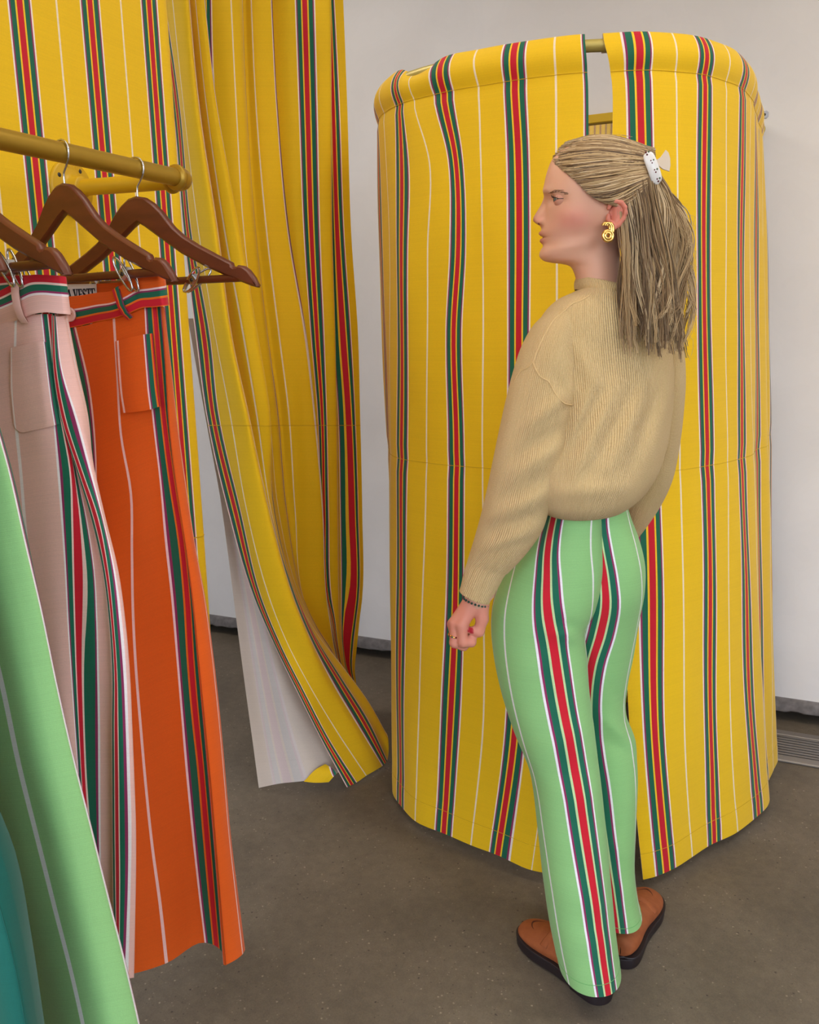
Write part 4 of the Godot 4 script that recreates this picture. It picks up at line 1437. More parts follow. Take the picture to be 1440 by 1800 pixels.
	hand(s, [1082, 975], 1.815, -1.0)
	ear(s)
	put("body", s, skin_mat(), t)

func hand(s: Shape, w: Array, b: float, side: float):
	# loosely closed hand; pixel places relative to the left wrist, dz in mm towards the eye
	var spot := func(px: float, py: float, dz: float) -> Vector3:
		return at_b(w[0] + (px - 838.0) * side, w[1] + py - 1052.0, b - dz * 0.001)
	var wr: Vector3 = spot.call(840, 1046, 0)
	var l := []
	l.append([spot.call(843, 1030, 0), wr, 0.0215, 0.0195])
	var fingers := [
		[[812, 1099, 9], [814, 1129, 12], [829, 1129, 8], [832, 1114, 1], 0.0105, 0.0088],
		[[800, 1094, -1], [799, 1130, 3], [815, 1136, 1], [826, 1121, -4], 0.0105, 0.0087],
		[[797, 1097, -13], [799, 1129, -11], [814, 1134, -13], [824, 1119, -15], 0.010, 0.0082],
		[[800, 1101, -25], [803, 1125, -23], [815, 1129, -24], [824, 1117, -24], 0.009, 0.0075]]
	for q in fingers:
		var m: Vector3 = spot.call(q[0][0], q[0][1], q[0][2])
		l.append([wr, m, 0.0165, 0.0108])
		var p1: Vector3 = spot.call(q[1][0], q[1][1], q[1][2])
		var p2: Vector3 = spot.call(q[2][0], q[2][1], q[2][2])
		var p3: Vector3 = spot.call(q[3][0], q[3][1], q[3][2])
		l.append([m, p1, q[4], q[5]]); l.append([p1, p2, q[5], q[5] * 0.93]); l.append([p2, p3, q[5] * 0.92, q[5] * 0.8])
	var c0: Vector3 = spot.call(846, 1064, 4)
	var c1: Vector3 = spot.call(848, 1088, 6)
	var c2: Vector3 = spot.call(842, 1110, 7)
	var c3: Vector3 = spot.call(831, 1108, 9)
	l.append([wr, c0, 0.018, 0.0145]); l.append([c0, c1, 0.0145, 0.0115]); l.append([c1, c2, 0.011, 0.0098]); l.append([c2, c3, 0.0096, 0.0076])
	var bones := prep(l)
	var lo := Vector3.INF; var hi := -Vector3.INF
	for q in l:
		for e in 2:
			lo = lo.min(q[e] - Vector3.ONE * 0.026); hi = hi.max(q[e] + Vector3.ONE * 0.026)
	var tone := lin(214, 142, 120)
	var nail := lin(176, 40, 52)
	var tips := [c3 + (c3 - c2).normalized() * 0.004 - flat_f * 0.004]
	nets(s, lo, hi, 0.0028 if side > 0 else 0.005, func(p): return bone_field(p, bones, 0.0022), func(p):
		for q in tips:
			if p.distance_to(q) < 0.0062: return nail
		return tone)

func ear(s: Shape):
	# outer rim, inner fold, bowl and lobe as one small field; places in pixels, z in mm
	var rim := [[1070, 366, 76], [1074, 358, 79], [1083, 354, 82], [1093, 356, 84], [1099, 364, 84], [1100, 374, 83], [1096, 385, 81], [1088, 395, 79], [1080, 400, 78]]
	var l := []
	for i in rim.size() - 1:
		l.append([hp(rim[i][0], rim[i][1], rim[i][2] * mm), hp(rim[i + 1][0], rim[i + 1][1], rim[i + 1][2] * mm), 0.0032, 0.0032 if i < 6 else 0.0045])
	var fold := [[1084, 362, 78], [1091, 370, 79], [1090, 380, 78], [1083, 390, 77]]
	for i in fold.size() - 1:
		l.append([hp(fold[i][0], fold[i][1], fold[i][2] * mm), hp(fold[i + 1][0], fold[i + 1][1], fold[i + 1][2] * mm), 0.0026, 0.0028])
	l.append([hp(1077, 397, 76 * mm), hp(1073, 391, 75 * mm), 0.0055, 0.004])     # lobe
	l.append([hp(1069, 385, 74 * mm), hp(1070, 378, 75 * mm), 0.0042, 0.003])     # tragus
	l.append([hp(1086, 364, 73 * mm), hp(1083, 390, 71 * mm), 0.0085, 0.007])     # back of the ear
	l.append([hp(1078, 374, 66 * mm), hp(1080, 385, 65 * mm), 0.009, 0.009])
	l.append([hp(1091, 366, 75 * mm), hp(1088, 388, 73 * mm), 0.0058, 0.0058])
	l.append([hp(1083, 368, 70 * mm), hp(1084, 388, 69 * mm), 0.0075, 0.0075])
	var bones := prep(l)
	var lo := Vector3.INF; var hi := -Vector3.INF
	for q in l:
		for e in 2:
			lo = lo.min(q[e] - Vector3.ONE * 0.012); hi = hi.max(q[e] + Vector3.ONE * 0.012)
	var tone := lin(224, 150, 128); var rosy := lin(216, 124, 104)
	nets(s, lo, hi, 0.0014, func(p): return bone_field(p, bones, 0.0011), func(p): return tone.lerp(rosy, 0.6))

func face_point(px: float, py: float) -> Vector3:
	# the near side of the head under a pixel
	var best := Vector3.ZERO; var bd := 1e9
	for row in head_fine:
		for q in row:
			if HB - q.dot(flat_f) < 0.004: continue
			var e := px_of(q).distance_squared_to(Vector2(px, py))
			if e < bd:
				bd = e; best = q
	return best
func build_face(t: Node3D):
	# near eye: ball, iris, lids, lashes
	var eye_z := (HB - face_point(985.0, 351.0).dot(flat_f)) / mm - 12.2 + 2.2
	for sgn: float in [1.0, -1.0]:
		var c := hp(986.5, 351.0, sgn * eye_z * mm)
		var fwd := (-flat_r - flat_f * sgn * 0.10).normalized()
		var r := 0.0122
		var s := Shape.new()
		s.lathe([Vector2(0.0001, -r), Vector2(r * 0.5, -r * 0.866), Vector2(r * 0.866, -r * 0.5), Vector2(r, 0), Vector2(r * 0.94, r * 0.342), Vector2(r * 0.77, r * 0.643), Vector2(r * 0.5, r * 0.866), Vector2(r * 0.25, r * 0.968), Vector2(0.0001, r)], c, fwd, 24)
		var eye := put("eye", s, plain("eye_white", rgb(206, 190, 180), 0.2), t)
		s = Shape.new()
		s.lathe([Vector2(0.0001, r + 0.0011), Vector2(0.0022, r + 0.0009), Vector2(0.0042, r + 0.0001), Vector2(0.0058, r - 0.0014)], c, fwd, 20)
		put("iris", s, plain("iris", rgb(92, 108, 112), 0.1), eye)
		s = Shape.new()
		s.lathe([Vector2(0.0001, r + 0.0014), Vector2(0.0022, r + 0.0011)], c, fwd, 14)
		put("pupil", s, plain("pupil", rgb(12, 12, 14), 0.05), eye)
		var up := Vector3.UP
		var outw := -flat_f * sgn
		for lid in 2:
			s = Shape.new()
			s.tint = lin(214, 152, 128)
			var rows := []
			var lash := []
			for i in 7:
				var row := PackedVector3Array()
				for k in 17:
					var az := lerpf(-1.15, 2.3, k / 16.0)
					var edge: float = (0.27 if lid == 0 else -0.24) * maxf(cos(az * 1.5), 0.0) if az > 0.0 and az < 1.047 else 0.0 if az > 0.0 else (0.27 if lid == 0 else -0.24) * cos(az)
					var el := lerpf(edge, 1.35 if lid == 0 else -1.3, i / 6.0)
					var dir := (fwd * cos(az) + outw * sin(az)) * cos(el) + up * sin(el)
					var p := c + dir * (r + 0.0013)
					row.append(p)
					if i == 0: lash.append(p)
				rows.append(row)
			s.grid(rows, [], false, (lid == 0) == (sgn > 0))
			put("eyelid", s, skin_mat(), t)
			s = Shape.new()
			s.tube(lash, 0.0006 if lid == 0 else 0.0004, 5)
			if lid == 0:
				for k in range(3, 11, 1):
					var d: Vector3 = (lash[k] - c).normalized()
					s.tube([lash[k], lash[k] + (d + up * 0.25).normalized() * 0.004, lash[k] + (d + up * 0.8).normalized() * 0.007], [0.00035, 0.0003, 0.0001], 4, false)
			put("eyelashes", s, plain("lash", rgb(60, 40, 30), 0.7), eye)
	# eyebrow hairs
	var s2 := Shape.new()
	var g := RandomNumberGenerator.new(); g.seed = 31
	for i in 70:
		var f := g.randf()
		var px := lerpf(965, 996, f)
		var py := 340.0 - 5.0 * sin(clampf(f * 1.25, 0, 1) * PI * 0.62) + 6.0 * pow(f, 3.0) + g.randf_range(-1.6, 1.6) * (1.0 - 0.55 * f)
		var p := face_point(px, py)
		var q := face_point(px + 4.5, py - 1.0 + 1.6 * f)
		s2.tube([p - flat_f * 0.0003, p.lerp(q, 0.5) - flat_f * 0.0012, q - flat_f * 0.0008], [0.0004, 0.0004, 0.0002], 4, false)
	put("eyebrow", s2, plain("brow", rgb(142, 106, 76), 0.8), t).set_meta("kind", "stuff")
	# nostril of the near side
	s2 = Shape.new()
	var n0 := hp(948.5, 393.2, 10.5 * mm)
	s2.tube([n0 + flat_r * 0.0035, n0, n0 - flat_r * 0.003], [0.0014, 0.0021, 0.0012], 8, true, 0.6)
	put("nostril", s2, plain("nostril", rgb(104, 52, 40), 0.8), t)

func folds(e: Vector2, list: Array) -> float:
	# ridges (and, with a negative height, valleys) along seen lines: x, y, x, y, height in m, breadth in px
	var d := 0.0
	for q in list:
		var a := Vector2(q[0], q[1]); var b := Vector2(q[2], q[3]) - a
		var t := (e - a).dot(b) / b.length_squared()
		var c := a + b * clampf(t, 0, 1)
		var k := e.distance_to(c) / float(q[5])
		if k < 3.0: d += q[4] * exp(-k * k) * (0.55 + 0.45 * sin(clampf(t, 0, 1) * PI))
	return d
func near_point(nets_: Array, px: float, py: float) -> Vector3:
	# the nearest cloth under a pixel
	var best := Vector3.ZERO; var bb := 1e9
	for fine in nets_:
		for row in fine:
			for q4 in row:
				var q := v3(q4)
				if absf(px_of(q).x - px) < 5.0 and absf(px_of(q).y - py) < 6.0:
					var b := q.dot(flat_f)
					if b < bb:
						bb = b; best = q
	return best

# ---------- clothes on the body ----------
func build_trousers_worn(t: Node3D):
	var holder := Node3D.new()
	holder.name = "trousers"
	holder.set_meta("label", "light green trousers with red and green stripes")
	t.add_child(holder, true)
	# her right leg, farther
	var rr := [
		[862, 1000, 1090, 1.66, 0.095, 1050], [905, 1000, 1104, 1.66, 0.105, 1052], [940, 1000, 1117, 1.66, 0.113, 1058], [985, 998, 1127, 1.665, 0.120, 1066], [1025, 990, 1127, 1.67, 0.118, 1068],
		[1080, 982, 1119, 1.69, 0.105, 1059], [1140, 982, 1110, 1.715, 0.098, 1043], [1200, 984, 1099, 1.735, 0.09, 1036], [1250, 990, 1098, 1.745, 0.084, 1037], [1295, 998, 1114, 1.745, 0.08, 1042],
		[1345, 1006, 1118, 1.74, 0.078, 1050], [1440, 1016, 1115, 1.735, 0.08, 1062], [1520, 1026, 1112, 1.73, 0.084, 1074], [1570, 1034, 1118, 1.725, 0.088, 1082], [1594, 1040, 1124, 1.722, 0.09, 1086]]
	var net := []
	for q in rr: net.append(ring(q[0], q[1], q[2], q[3], q[4], q[5], 0.0, 0.0, 0.9))
	var fine := weave(net, 5, 3, true)
	for r in fine.size():
		for k in fine[r].size():
			var p: Vector4 = fine[r][k]
			var d := folds(px_of(v3(p)), [[1060, 1262, 1112, 1300, 0.008, 11], [1062, 1300, 1116, 1335, -0.006, 11], [1070, 1210, 1098, 1235, -0.004, 10], [1065, 1480, 1110, 1510, 0.004, 12], [1080, 1560, 1118, 1572, 0.004, 10]])
			fine[r][k] = p - Vector4(flat_f.x, 0, flat_f.z, 0) * d
	put("leg", cloth_shape(fine, true), mats.green, holder)
	var hem := lerp_row(fine, 0.975)
	stitch("hem_stitching", hem, 0.0006, mats.green_thread, holder)
	# her left leg, nearer
	var lr := [
		[862, 962, 1052, 1.635, 0.098, 988], [905, 946, 1056, 1.635, 0.108, 977], [940, 925, 1058, 1.635, 0.118, 969], [985, 900, 1060, 1.635, 0.124, 966], [1025, 882, 1055, 1.633, 0.122, 965],
		[1062, 868, 1044, 1.63, 0.115, 967], [1100, 864, 1027, 1.625, 0.102, 971], [1150, 868, 1030, 1.62, 0.095, 978], [1210, 880, 1034, 1.615, 0.09, 988], [1280, 902, 1043, 1.61, 0.085, 1002],
		[1350, 930, 1052, 1.605, 0.08, 1015], [1450, 945, 1063, 1.60, 0.082, 1031], [1550, 956, 1072, 1.595, 0.086, 1047], [1640, 970, 1081, 1.59, 0.09, 1060], [1694, 982, 1088, 1.585, 0.094, 1069]]
	net = []
	for q in lr: net.append(ring(q[0], q[1], q[2], q[3], q[4], q[5], 0.0, 0.0, 0.9))
	fine = weave(net, 5, 3, true)
	# soft folds under the seat and behind the knee
	for r in fine.size():
		for k in fine[r].size():
			var p: Vector4 = fine[r][k]
			var e := px_of(v3(p))
			var d := 0.006 * gauss(e.y - 1118.0 - (e.x - 1000.0) * 0.25, 10.0) * gauss(e.x - 1000.0, 30.0) - 0.007 * gauss(e.y - 1100.0 - (e.x - 1000.0) * 0.3, 9.0) * gauss(e.x - 1002.0, 26.0)
			d += folds(e, [[930, 1330, 1040, 1275, 0.006, 14], [945, 1375, 1045, 1340, -0.005, 13], [950, 1420, 1050, 1395, 0.005, 14], [890, 1190, 960, 1160, 0.004, 14], [900, 1240, 975, 1225, -0.004, 13], [965, 1560, 1060, 1590, 0.004, 16], [975, 1650, 1075, 1665, 0.005, 14], [978, 1622, 1070, 1635, -0.004, 11]])
			p -= Vector4(flat_f.x, 0, flat_f.z, 0) * d
			fine[r][k] = p
	put("leg", cloth_shape(fine, true), mats.green, holder)
	hem = lerp_row(fine, 0.975)
	stitch("hem_stitching", hem, 0.0006, mats.green_thread, holder)

func build_sweater(t: Node3D):
	var holder := Node3D.new()
	holder.name = "sweater"
	holder.set_meta("label", "cream ribbed knit sweater")
	t.add_child(holder, true)
	var m := knit()
	# body of the sweater
	var br := [
		[507, 1018, 1108, 1.602, 0.058], [514, 1003, 1122, 1.604, 0.069], [526, 976, 1144, 1.606, 0.082], [546, 953, 1164, 1.608, 0.095], [575, 936, 1182, 1.61, 0.106], [620, 928, 1194, 1.615, 0.115],
		[680, 930, 1196, 1.61, 0.126], [740, 928, 1190, 1.605, 0.134], [800, 918, 1178, 1.60, 0.142], [840, 916, 1160, 1.60, 0.147], [866, 924, 1138, 1.605, 0.145], [884, 940, 1112, 1.615, 0.132], [890, 955, 1098, 1.625, 0.115], [880, 962, 1094, 1.63, 0.10]]
	var net := []
	for q in br: net.append(ring(q[0], q[1], q[2], q[3], q[4], 0.0, 0.42, 0.0, 0.92, 28))
	var fine := weave(net, 6, 4, true)
	for r in fine.size():
		for k in fine[r].size():
			var p: Vector4 = fine[r][k]
			var e := px_of(v3(p))
			var d := folds(e, [[1018, 615, 1041, 670, 0.013, 15], [1041, 670, 1004, 765, 0.011, 14], [1082, 675, 1010, 835, 0.010, 13], [1137, 670, 1080, 815, 0.009, 13], [1172, 690, 1135, 830, 0.008, 12], [1007, 705, 985, 805, -0.012, 11], [1062, 690, 1003, 795, -0.008, 9], [1112, 690, 1050, 815, -0.008, 9], [1156, 690, 1112, 815, -0.007, 9], [962, 866, 1108, 858, 0.008, 17], [1118, 770, 1128, 815, 0.004, 5], [1040, 800, 1090, 850, 0.004, 8]])
			p -= Vector4(flat_f.x, 0, flat_f.z, 0) * d
			fine[r][k] = p
	put("knit_body", cloth_shape(fine, true), m, holder)
	var torso := fine
	# neckband
	net = []
	for q in [[501, 1018, 1100, 1.60, 0.0495], [497, 1014, 1106, 1.60, 0.0545], [501, 1011, 1112, 1.60, 0.0595], [512, 1009, 1116, 1.60, 0.0645], [519, 1010, 1118, 1.601, 0.0645]]:
		net.append(ring(q[0], q[1], q[2], q[3], q[4], 0.0, 0.12, -0.0105, 1.0, 28))
	put("neckband", cloth_shape(weave(net, 4, 4, true), true), m, holder)
	# near sleeve
	var sl := [
		[548, 962, 1010, 1.555, 0.05], [572, 938, 1014, 1.545, 0.062], [605, 919, 1014, 1.535, 0.068], [650, 903, 1016, 1.525, 0.07], [700, 890, 1013, 1.515, 0.069], [760, 877, 1000, 1.508, 0.067],
		[820, 865, 987, 1.505, 0.064], [880, 853, 968, 1.508, 0.061], [925, 842, 953, 1.515, 0.056], [958, 833, 930, 1.522, 0.05], [982, 826, 908, 1.528, 0.044], [996, 822, 893, 1.53, 0.036]]
	net = []
	for i in sl.size():
		var q: Array = sl[i]
		net.append(ring(q[0], q[1], q[2], q[3], q[4], 0.0, 0.0, -0.012 * clampf((i - 4) / 7.0, 0, 1), 1.0, 24))
	fine = weave(net, 6, 4, true)
	for r in fine.size():
		for k in fine[r].size():
			var p: Vector4 = fine[r][k]
			var e := px_of(v3(p))
			var d := folds(e, [[1003, 690, 930, 745, 0.009, 13], [992, 752, 908, 800, -0.008, 11], [986, 785, 900, 835, 0.008, 13], [970, 835, 885, 880, -0.007, 11], [968, 865, 870, 905, 0.008, 13], [950, 905, 865, 935, -0.007, 10], [942, 930, 850, 962, 0.008, 11], [912, 640, 872, 840, 0.005, 14], [975, 660, 1005, 715, -0.006, 9]])
			p -= Vector4(flat_f.x, 0, flat_f.z, 0) * d
			fine[r][k] = p
	put("sleeve", cloth_shape(fine, true), m, holder)
	# knitted seams that stand proud: shoulder and armhole
	var plainknit := plain("knit_seam", rgb(220, 188, 134), 0.95)
	for line in [[[1034, 513], [1020, 521], [1005, 530], [988, 543], [970, 558], [956, 578], [944, 602], [934, 634]], [[934, 635], [940, 648], [948, 658], [960, 672], [975, 687], [990, 700], [1007, 714]], [[934, 635], [924, 643], [912, 652], [900, 664]]]:
		var path := []
		for q in line: path.append(near_point([torso, fine], q[0], q[1]) - flat_f * 0.0008)
		var s4 := []
		for q in path: s4.append(v4(q, 0))
		path = []
		for q in spline(s4, 5, false): path.append(v3(q))
		stitch("knit_seam", path, 0.0013, plainknit, holder)
	net = []
	for q in [[994, 823, 893, 1.53, 0.036], [1000, 821, 888, 1.53, 0.034], [1020, 815, 877, 1.532, 0.0315], [1042, 810, 864, 1.534, 0.029], [1050, 808, 859, 1.535, 0.028], [1048, 811, 856, 1.535, 0.025]]:
		net.append(ring(q[0], q[1], q[2], q[3], q[4], 0.0, 0.0, -0.012, 1.0, 24))
	put("cuff", cloth_shape(weave(net, 4, 4, true), true), m, holder)
	# far sleeve
	var fr := [
		[560, 1140, 1186, 1.68, 0.05], [600, 1140, 1196, 1.685, 0.06], [660, 1136, 1201, 1.69, 0.066], [720, 1130, 1198, 1.70, 0.066], [790, 1118, 1190, 1.715, 0.063], [840, 1104, 1180, 1.73, 0.06],
		[880, 1092, 1163, 1.75, 0.055], [915, 1084, 1141, 1.77, 0.048], [940, 1078, 1123, 1.785, 0.04], [960, 1072, 1108, 1.80, 0.032]]
	net = []
	for q in fr: net.append(ring(q[0], q[1], q[2], q[3], q[4], 0.0, 0.0, 0.0, 1.0, 24))
	put("sleeve", cloth_shape(weave(net, 5, 4, true), true), m, holder)

# ---------- hair ----------
func build_hair(t: Node3D):
	var holder := Node3D.new()
	holder.name = "hair"
	holder.set_meta("label", "long ash blonde hair half pulled back")
	t.add_child(holder, true)
	var m := StandardMaterial3D.new()
	m.vertex_color_use_as_albedo = true
	m.roughness = 0.42
	m.metallic_specular = 0.45
	m.cull_mode = BaseMaterial3D.CULL_DISABLED
	var g := RandomNumberGenerator.new(); g.seed = 77
	var cx := 1062.0; var cy := 337.0
	var line := [[238, 1030], [250, 994], [262, 981], [275, 972], [284, 972], [292, 980], [302, 993], [312, 1005], [322, 1016], [332, 1026], [342, 1036], [352, 1050], [358, 1066], [364, 1084], [372, 1098], [390, 1103], [420, 1102], [450, 1100]]
	# outer surface of the combed hair: a rounded form that never sinks into the skull
	var skull_z := func(px: float, py: float) -> float:
		var f := lookup(skull, py, 1); var bk := lookup(skull, py, 2)
		var c := absf((px - (f + bk) / 2.0) / ((bk - f) / 2.0))
		if c >= 1.0 or py < 251.0: return 0.0
		var pw := lookup(skull, py, 5)
		return lookup(skull, py, 3) * pow(1.0 - pow(c, 2.0 / pw), pw / 2.0)
	var surf_z := func(px: float, py: float, lift: float) -> float:
		var x := (px - cx) / (98.0 + lift); var y := (py - cy) / (99.0 + lift)
		if py > cy: y *= 0.62
		var z: float = (83.0 + lift) * sqrt(maxf(1.0 - x * x - y * y, 0.0))
		var k: float = skull_z.call(px, py)
		if k > 0.0: z = maxf(z, k + 2.2 + lift)
		return z
	var surf := func(px: float, py: float, lift: float) -> Vector3:
		return hp(px, py, surf_z.call(px, py, lift) * mm)
	# cap on the skull
	var s := Shape.new()
	s.tint = lin(138, 110, 78)
	var rows := []
	for i in 50:
		var py := lerpf(238.6, 450.0, i / 49.0)
		var ry := clampf((py - cy) / 99.0, -0.9995, 0.9995)
		if py > cy: ry *= 0.62
		var bx := cx + 98.0 * sqrt(1.0 - ry * ry)
		var hx := maxf(lookup(line, py, 1), cx - 98.0 * sqrt(1.0 - ry * ry))
		var row := PackedVector3Array()
		for j in 33:
			var q := 1.0 - pow(1.0 - j / 32.0, 1.6)
			row.append(hp(lerpf(hx, bx, q), py, surf_z.call(lerpf(hx, bx, q), py, 0.0) * mm))
		for j in 32:
			var q := pow(1.0 - (j + 1) / 32.0, 1.0)
			q = 1.0 - pow(1.0 - q, 1.6)
			row.append(hp(lerpf(hx, bx, q), py, -surf_z.call(lerpf(hx, bx, q), py, 0.0) * mm))
		rows.append(row)
	s.grid(rows, [], false, false)
	put("hair_cap", s, m, holder)
	var tones := [lin(196, 166, 122), lin(176, 146, 104), lin(150, 120, 84), lin(120, 94, 66), lin(214, 188, 148), lin(98, 76, 54)]
	# combed back strands over the cap, gathered at the clip
	s = Shape.new()
	for i in 420:
		var f := g.randf()
		var py0 := lerpf(243.0, 362.0, pow(f, 0.9))
		var px0 := lookup(line, py0, 1) + g.randf_range(-1.0, 3.0)
		var ex := g.randf_range(1138, 1153)
		var ey := lerpf(262.0, 326.0, clampf(f * 0.95 + g.randf_range(-0.06, 0.06), 0, 1))
		var lift := g.randf_range(0.4, 3.2)
		s.tint = tones[g.randi() % 6] if g.randf() < 0.6 else tones[g.randi() % 3]
		var path := []
		var sag := lerpf(-14.0, 10.0, f)
		var ph := g.randf() * TAU
		for k in 15:
			var q := k / 14.0
			var px := lerpf(px0, ex, q)
			var py := lerpf(py0, ey, smoothstep(0.0, 1.0, q) * 0.55 + q * 0.45) + sag * sin(q * PI) + 1.2 * sin(q * 7.0 + ph)
			path.append(surf.call(px, py, lift * smoothstep(0.0, 0.2, q) + 0.3))
		s.tube(path, rad_list(15, 0.0009, 0.0013), 4, false, 0.6)
	# far side and crown
	for i in 120:
		var f := g.randf()
		var z0 := lerpf(0.0, -70.0, f)
		s.tint = tones[g.randi() % 4]
		var path := []
		for k in 12:
			var q := k / 11.0
			var px := lerpf(978.0 + 20.0 * f, 1146.0, q)
			var zz := lerpf(z0, -10.0, q) * mm
			var x := (px - cx) / 99.0; var z := zz / (84.0 * mm)
			var y := sqrt(maxf(1.0 - x * x - z * z, 0.0))
			path.append(hp(px, cy - 100.0 * y * lerpf(1.0, 0.72, q * q), zz))
		s.tube(path, rad_list(12, 0.0010, 0.0014), 4, false, 0.6)
	put("combed_back_strands", s, m, holder).set_meta("kind", "stuff")
	# the mass that hangs
	s = Shape.new()
	s.tint = lin(104, 80, 57)
	var net := []
	for q in [[345, 1112, 1160, 1.600, 0.035], [375, 1108, 1176, 1.592, 0.04], [420, 1106, 1190, 1.580, 0.042], [470, 1108, 1198, 1.560, 0.035], [520, 1112, 1198, 1.532, 0.024], [560, 1124, 1192, 1.518, 0.012], [585, 1140, 1182, 1.51, 0.006], [595, 1155, 1170, 1.506, 0.004]]:
		net.append(ring(q[0], q[1], q[2], q[3], q[4], 0.0, 0.25, 0.0, 1.0, 20))
	var fine := weave(net, 4, 3, true)
	var sh := cloth_shape(fine, true)
	for i in sh.c.size(): sh.c[i] = s.tint
	put("hanging_mass", sh, m, holder)
	s = Shape.new()
	for lock in 110:
		var tail := lock % 5 < 2
		var f := g.randf() if lock > 24 else lock / 24.0
		var lay := g.randf()
		var p0: Array; var p1: Array; var p2: Array; var p3: Array
		if tail:
			p0 = [g.randf_range(1146, 1160), g.randf_range(300, 330), 1.578]
			p1 = [lerpf(1158, 1202, f), 375.0 + g.randf_range(-10, 10), 1.548 + 0.03 * lay]
			p2 = [lerpf(1160, 1216, f), g.randf_range(450, 495), 1.518 + 0.03 * lay]
			p3 = [lerpf(1148, 1208, f) + g.randf_range(-8, 6), g.randf_range(560, 640), 1.480 + 0.018 * lay]
		else:
			var x0 := lerpf(1082, 1146, f)
			p0 = [x0, lerpf(352, 312, f) + g.randf_range(-8, 6), 1.60 - (surf_z.call(x0, 350.0, 1.5) - 2.0) * mm]
			p1 = [lerpf(1093, 1162, f), 405.0 + g.randf_range(-8, 8), 1.516 + 0.02 * lay + 0.012 * f]
			p2 = [lerpf(1094, 1188, f) + g.randf_range(-4, 4), 500.0, 1.497 + 0.018 * lay + 0.010 * f]
			p3 = [lerpf(1102, 1204, f) + g.randf_range(-8, 8), lerpf(g.randf_range(570, 645), g.randf_range(600, 660), f), 1.470 + 0.014 * lay + 0.01 * f]
		var amp := g.randf_range(3.0, 8.0) * (1.5 if tail else 1.0); var ph := g.randf() * TAU; var fr := g.randf_range(7.0, 12.0) * (1.25 if tail else 1.0)
		var base: Color = tones[g.randi() % 6] if not tail else tones[[0, 1, 2, 4, 1, 0][g.randi() % 6]]
		var pts := []
		for q in [p0, p1, p2, p3]: pts.append(v4(at_b(q[0], q[1], q[2]), 0))
		var sm := spline(pts, 10, false)
		for hair in 11:
			s.tint = base.lerp(tones[g.randi() % 6], g.randf() * 0.45)
			var ox := g.randf_range(-0.0055, 0.0055); var oz := g.randf_range(-0.004, 0.004)
			var loose := g.randf_range(-0.25, 0.25); var len_f := g.randf_range(0.9, 1.0)
			var path := []
			for k in sm.size():
				var q := float(k) / (sm.size() - 1)
				if q > len_f: break
				var gather := 0.55 + 0.6 * sin(q * PI) * 0.9 - 0.25 * q
				path.append(v3(sm[k]) + flat_r * (amp * 0.0013 * q * sin(q * fr + ph + loose) + ox * gather) + flat_f * (amp * 0.0007 * q * cos(q * fr + ph + loose) + oz * gather))
			s.tube(path, rad_list(path.size(), 0.0012, 0.0004), 4, false, 0.6)
	put("hanging_strands", s, m, holder).set_meta("kind", "stuff")
	# fine flyaway hairs
	s = Shape.new()
	for i in 40:
		s.tint = tones[0]
		var y0 := g.randf_range(360, 600)
		var a := at_b(1200 + g.randf_range(-10, 6), y0, 1.53)
		var b := at_b(1212 + g.randf_range(-4, 14), y0 + g.randf_range(5, 40), 1.53)
		var c := at_b(1206 + g.randf_range(-8, 18), y0 + g.randf_range(40, 70), 1.52)
		s.tube([a, a.lerp(b, 0.5) + flat_r * 0.002, b, b.lerp(c, 0.5) + flat_r * 0.002, c], 0.00035, 3, false)
	for i in 26:
		s.tint = tones[0]
		var x0 := g.randf_range(975, 1090)
		var y0 := cy - 99.0 * sqrt(maxf(1.0 - pow((x0 - cx) / 98.0, 2.0), 0.0))
		s.tube([hp(x0, y0 + 3, 0.01), hp(x0 + 10, y0 - 2.5, 0.012), hp(x0 + 24, y0 - 1, 0.012)], 0.0003, 3, false)
	put("flyaway_hairs", s, m, holder).set_meta("kind", "stuff")
func rad_list(n: int, a: float, b: float) -> Array:
	var out := []
	for i in n:
		var q := float(i) / (n - 1)
		out.append(lerpf(a, b, q) * (0.35 + 0.65 * minf(1.0, q * 6.0)))
	return out

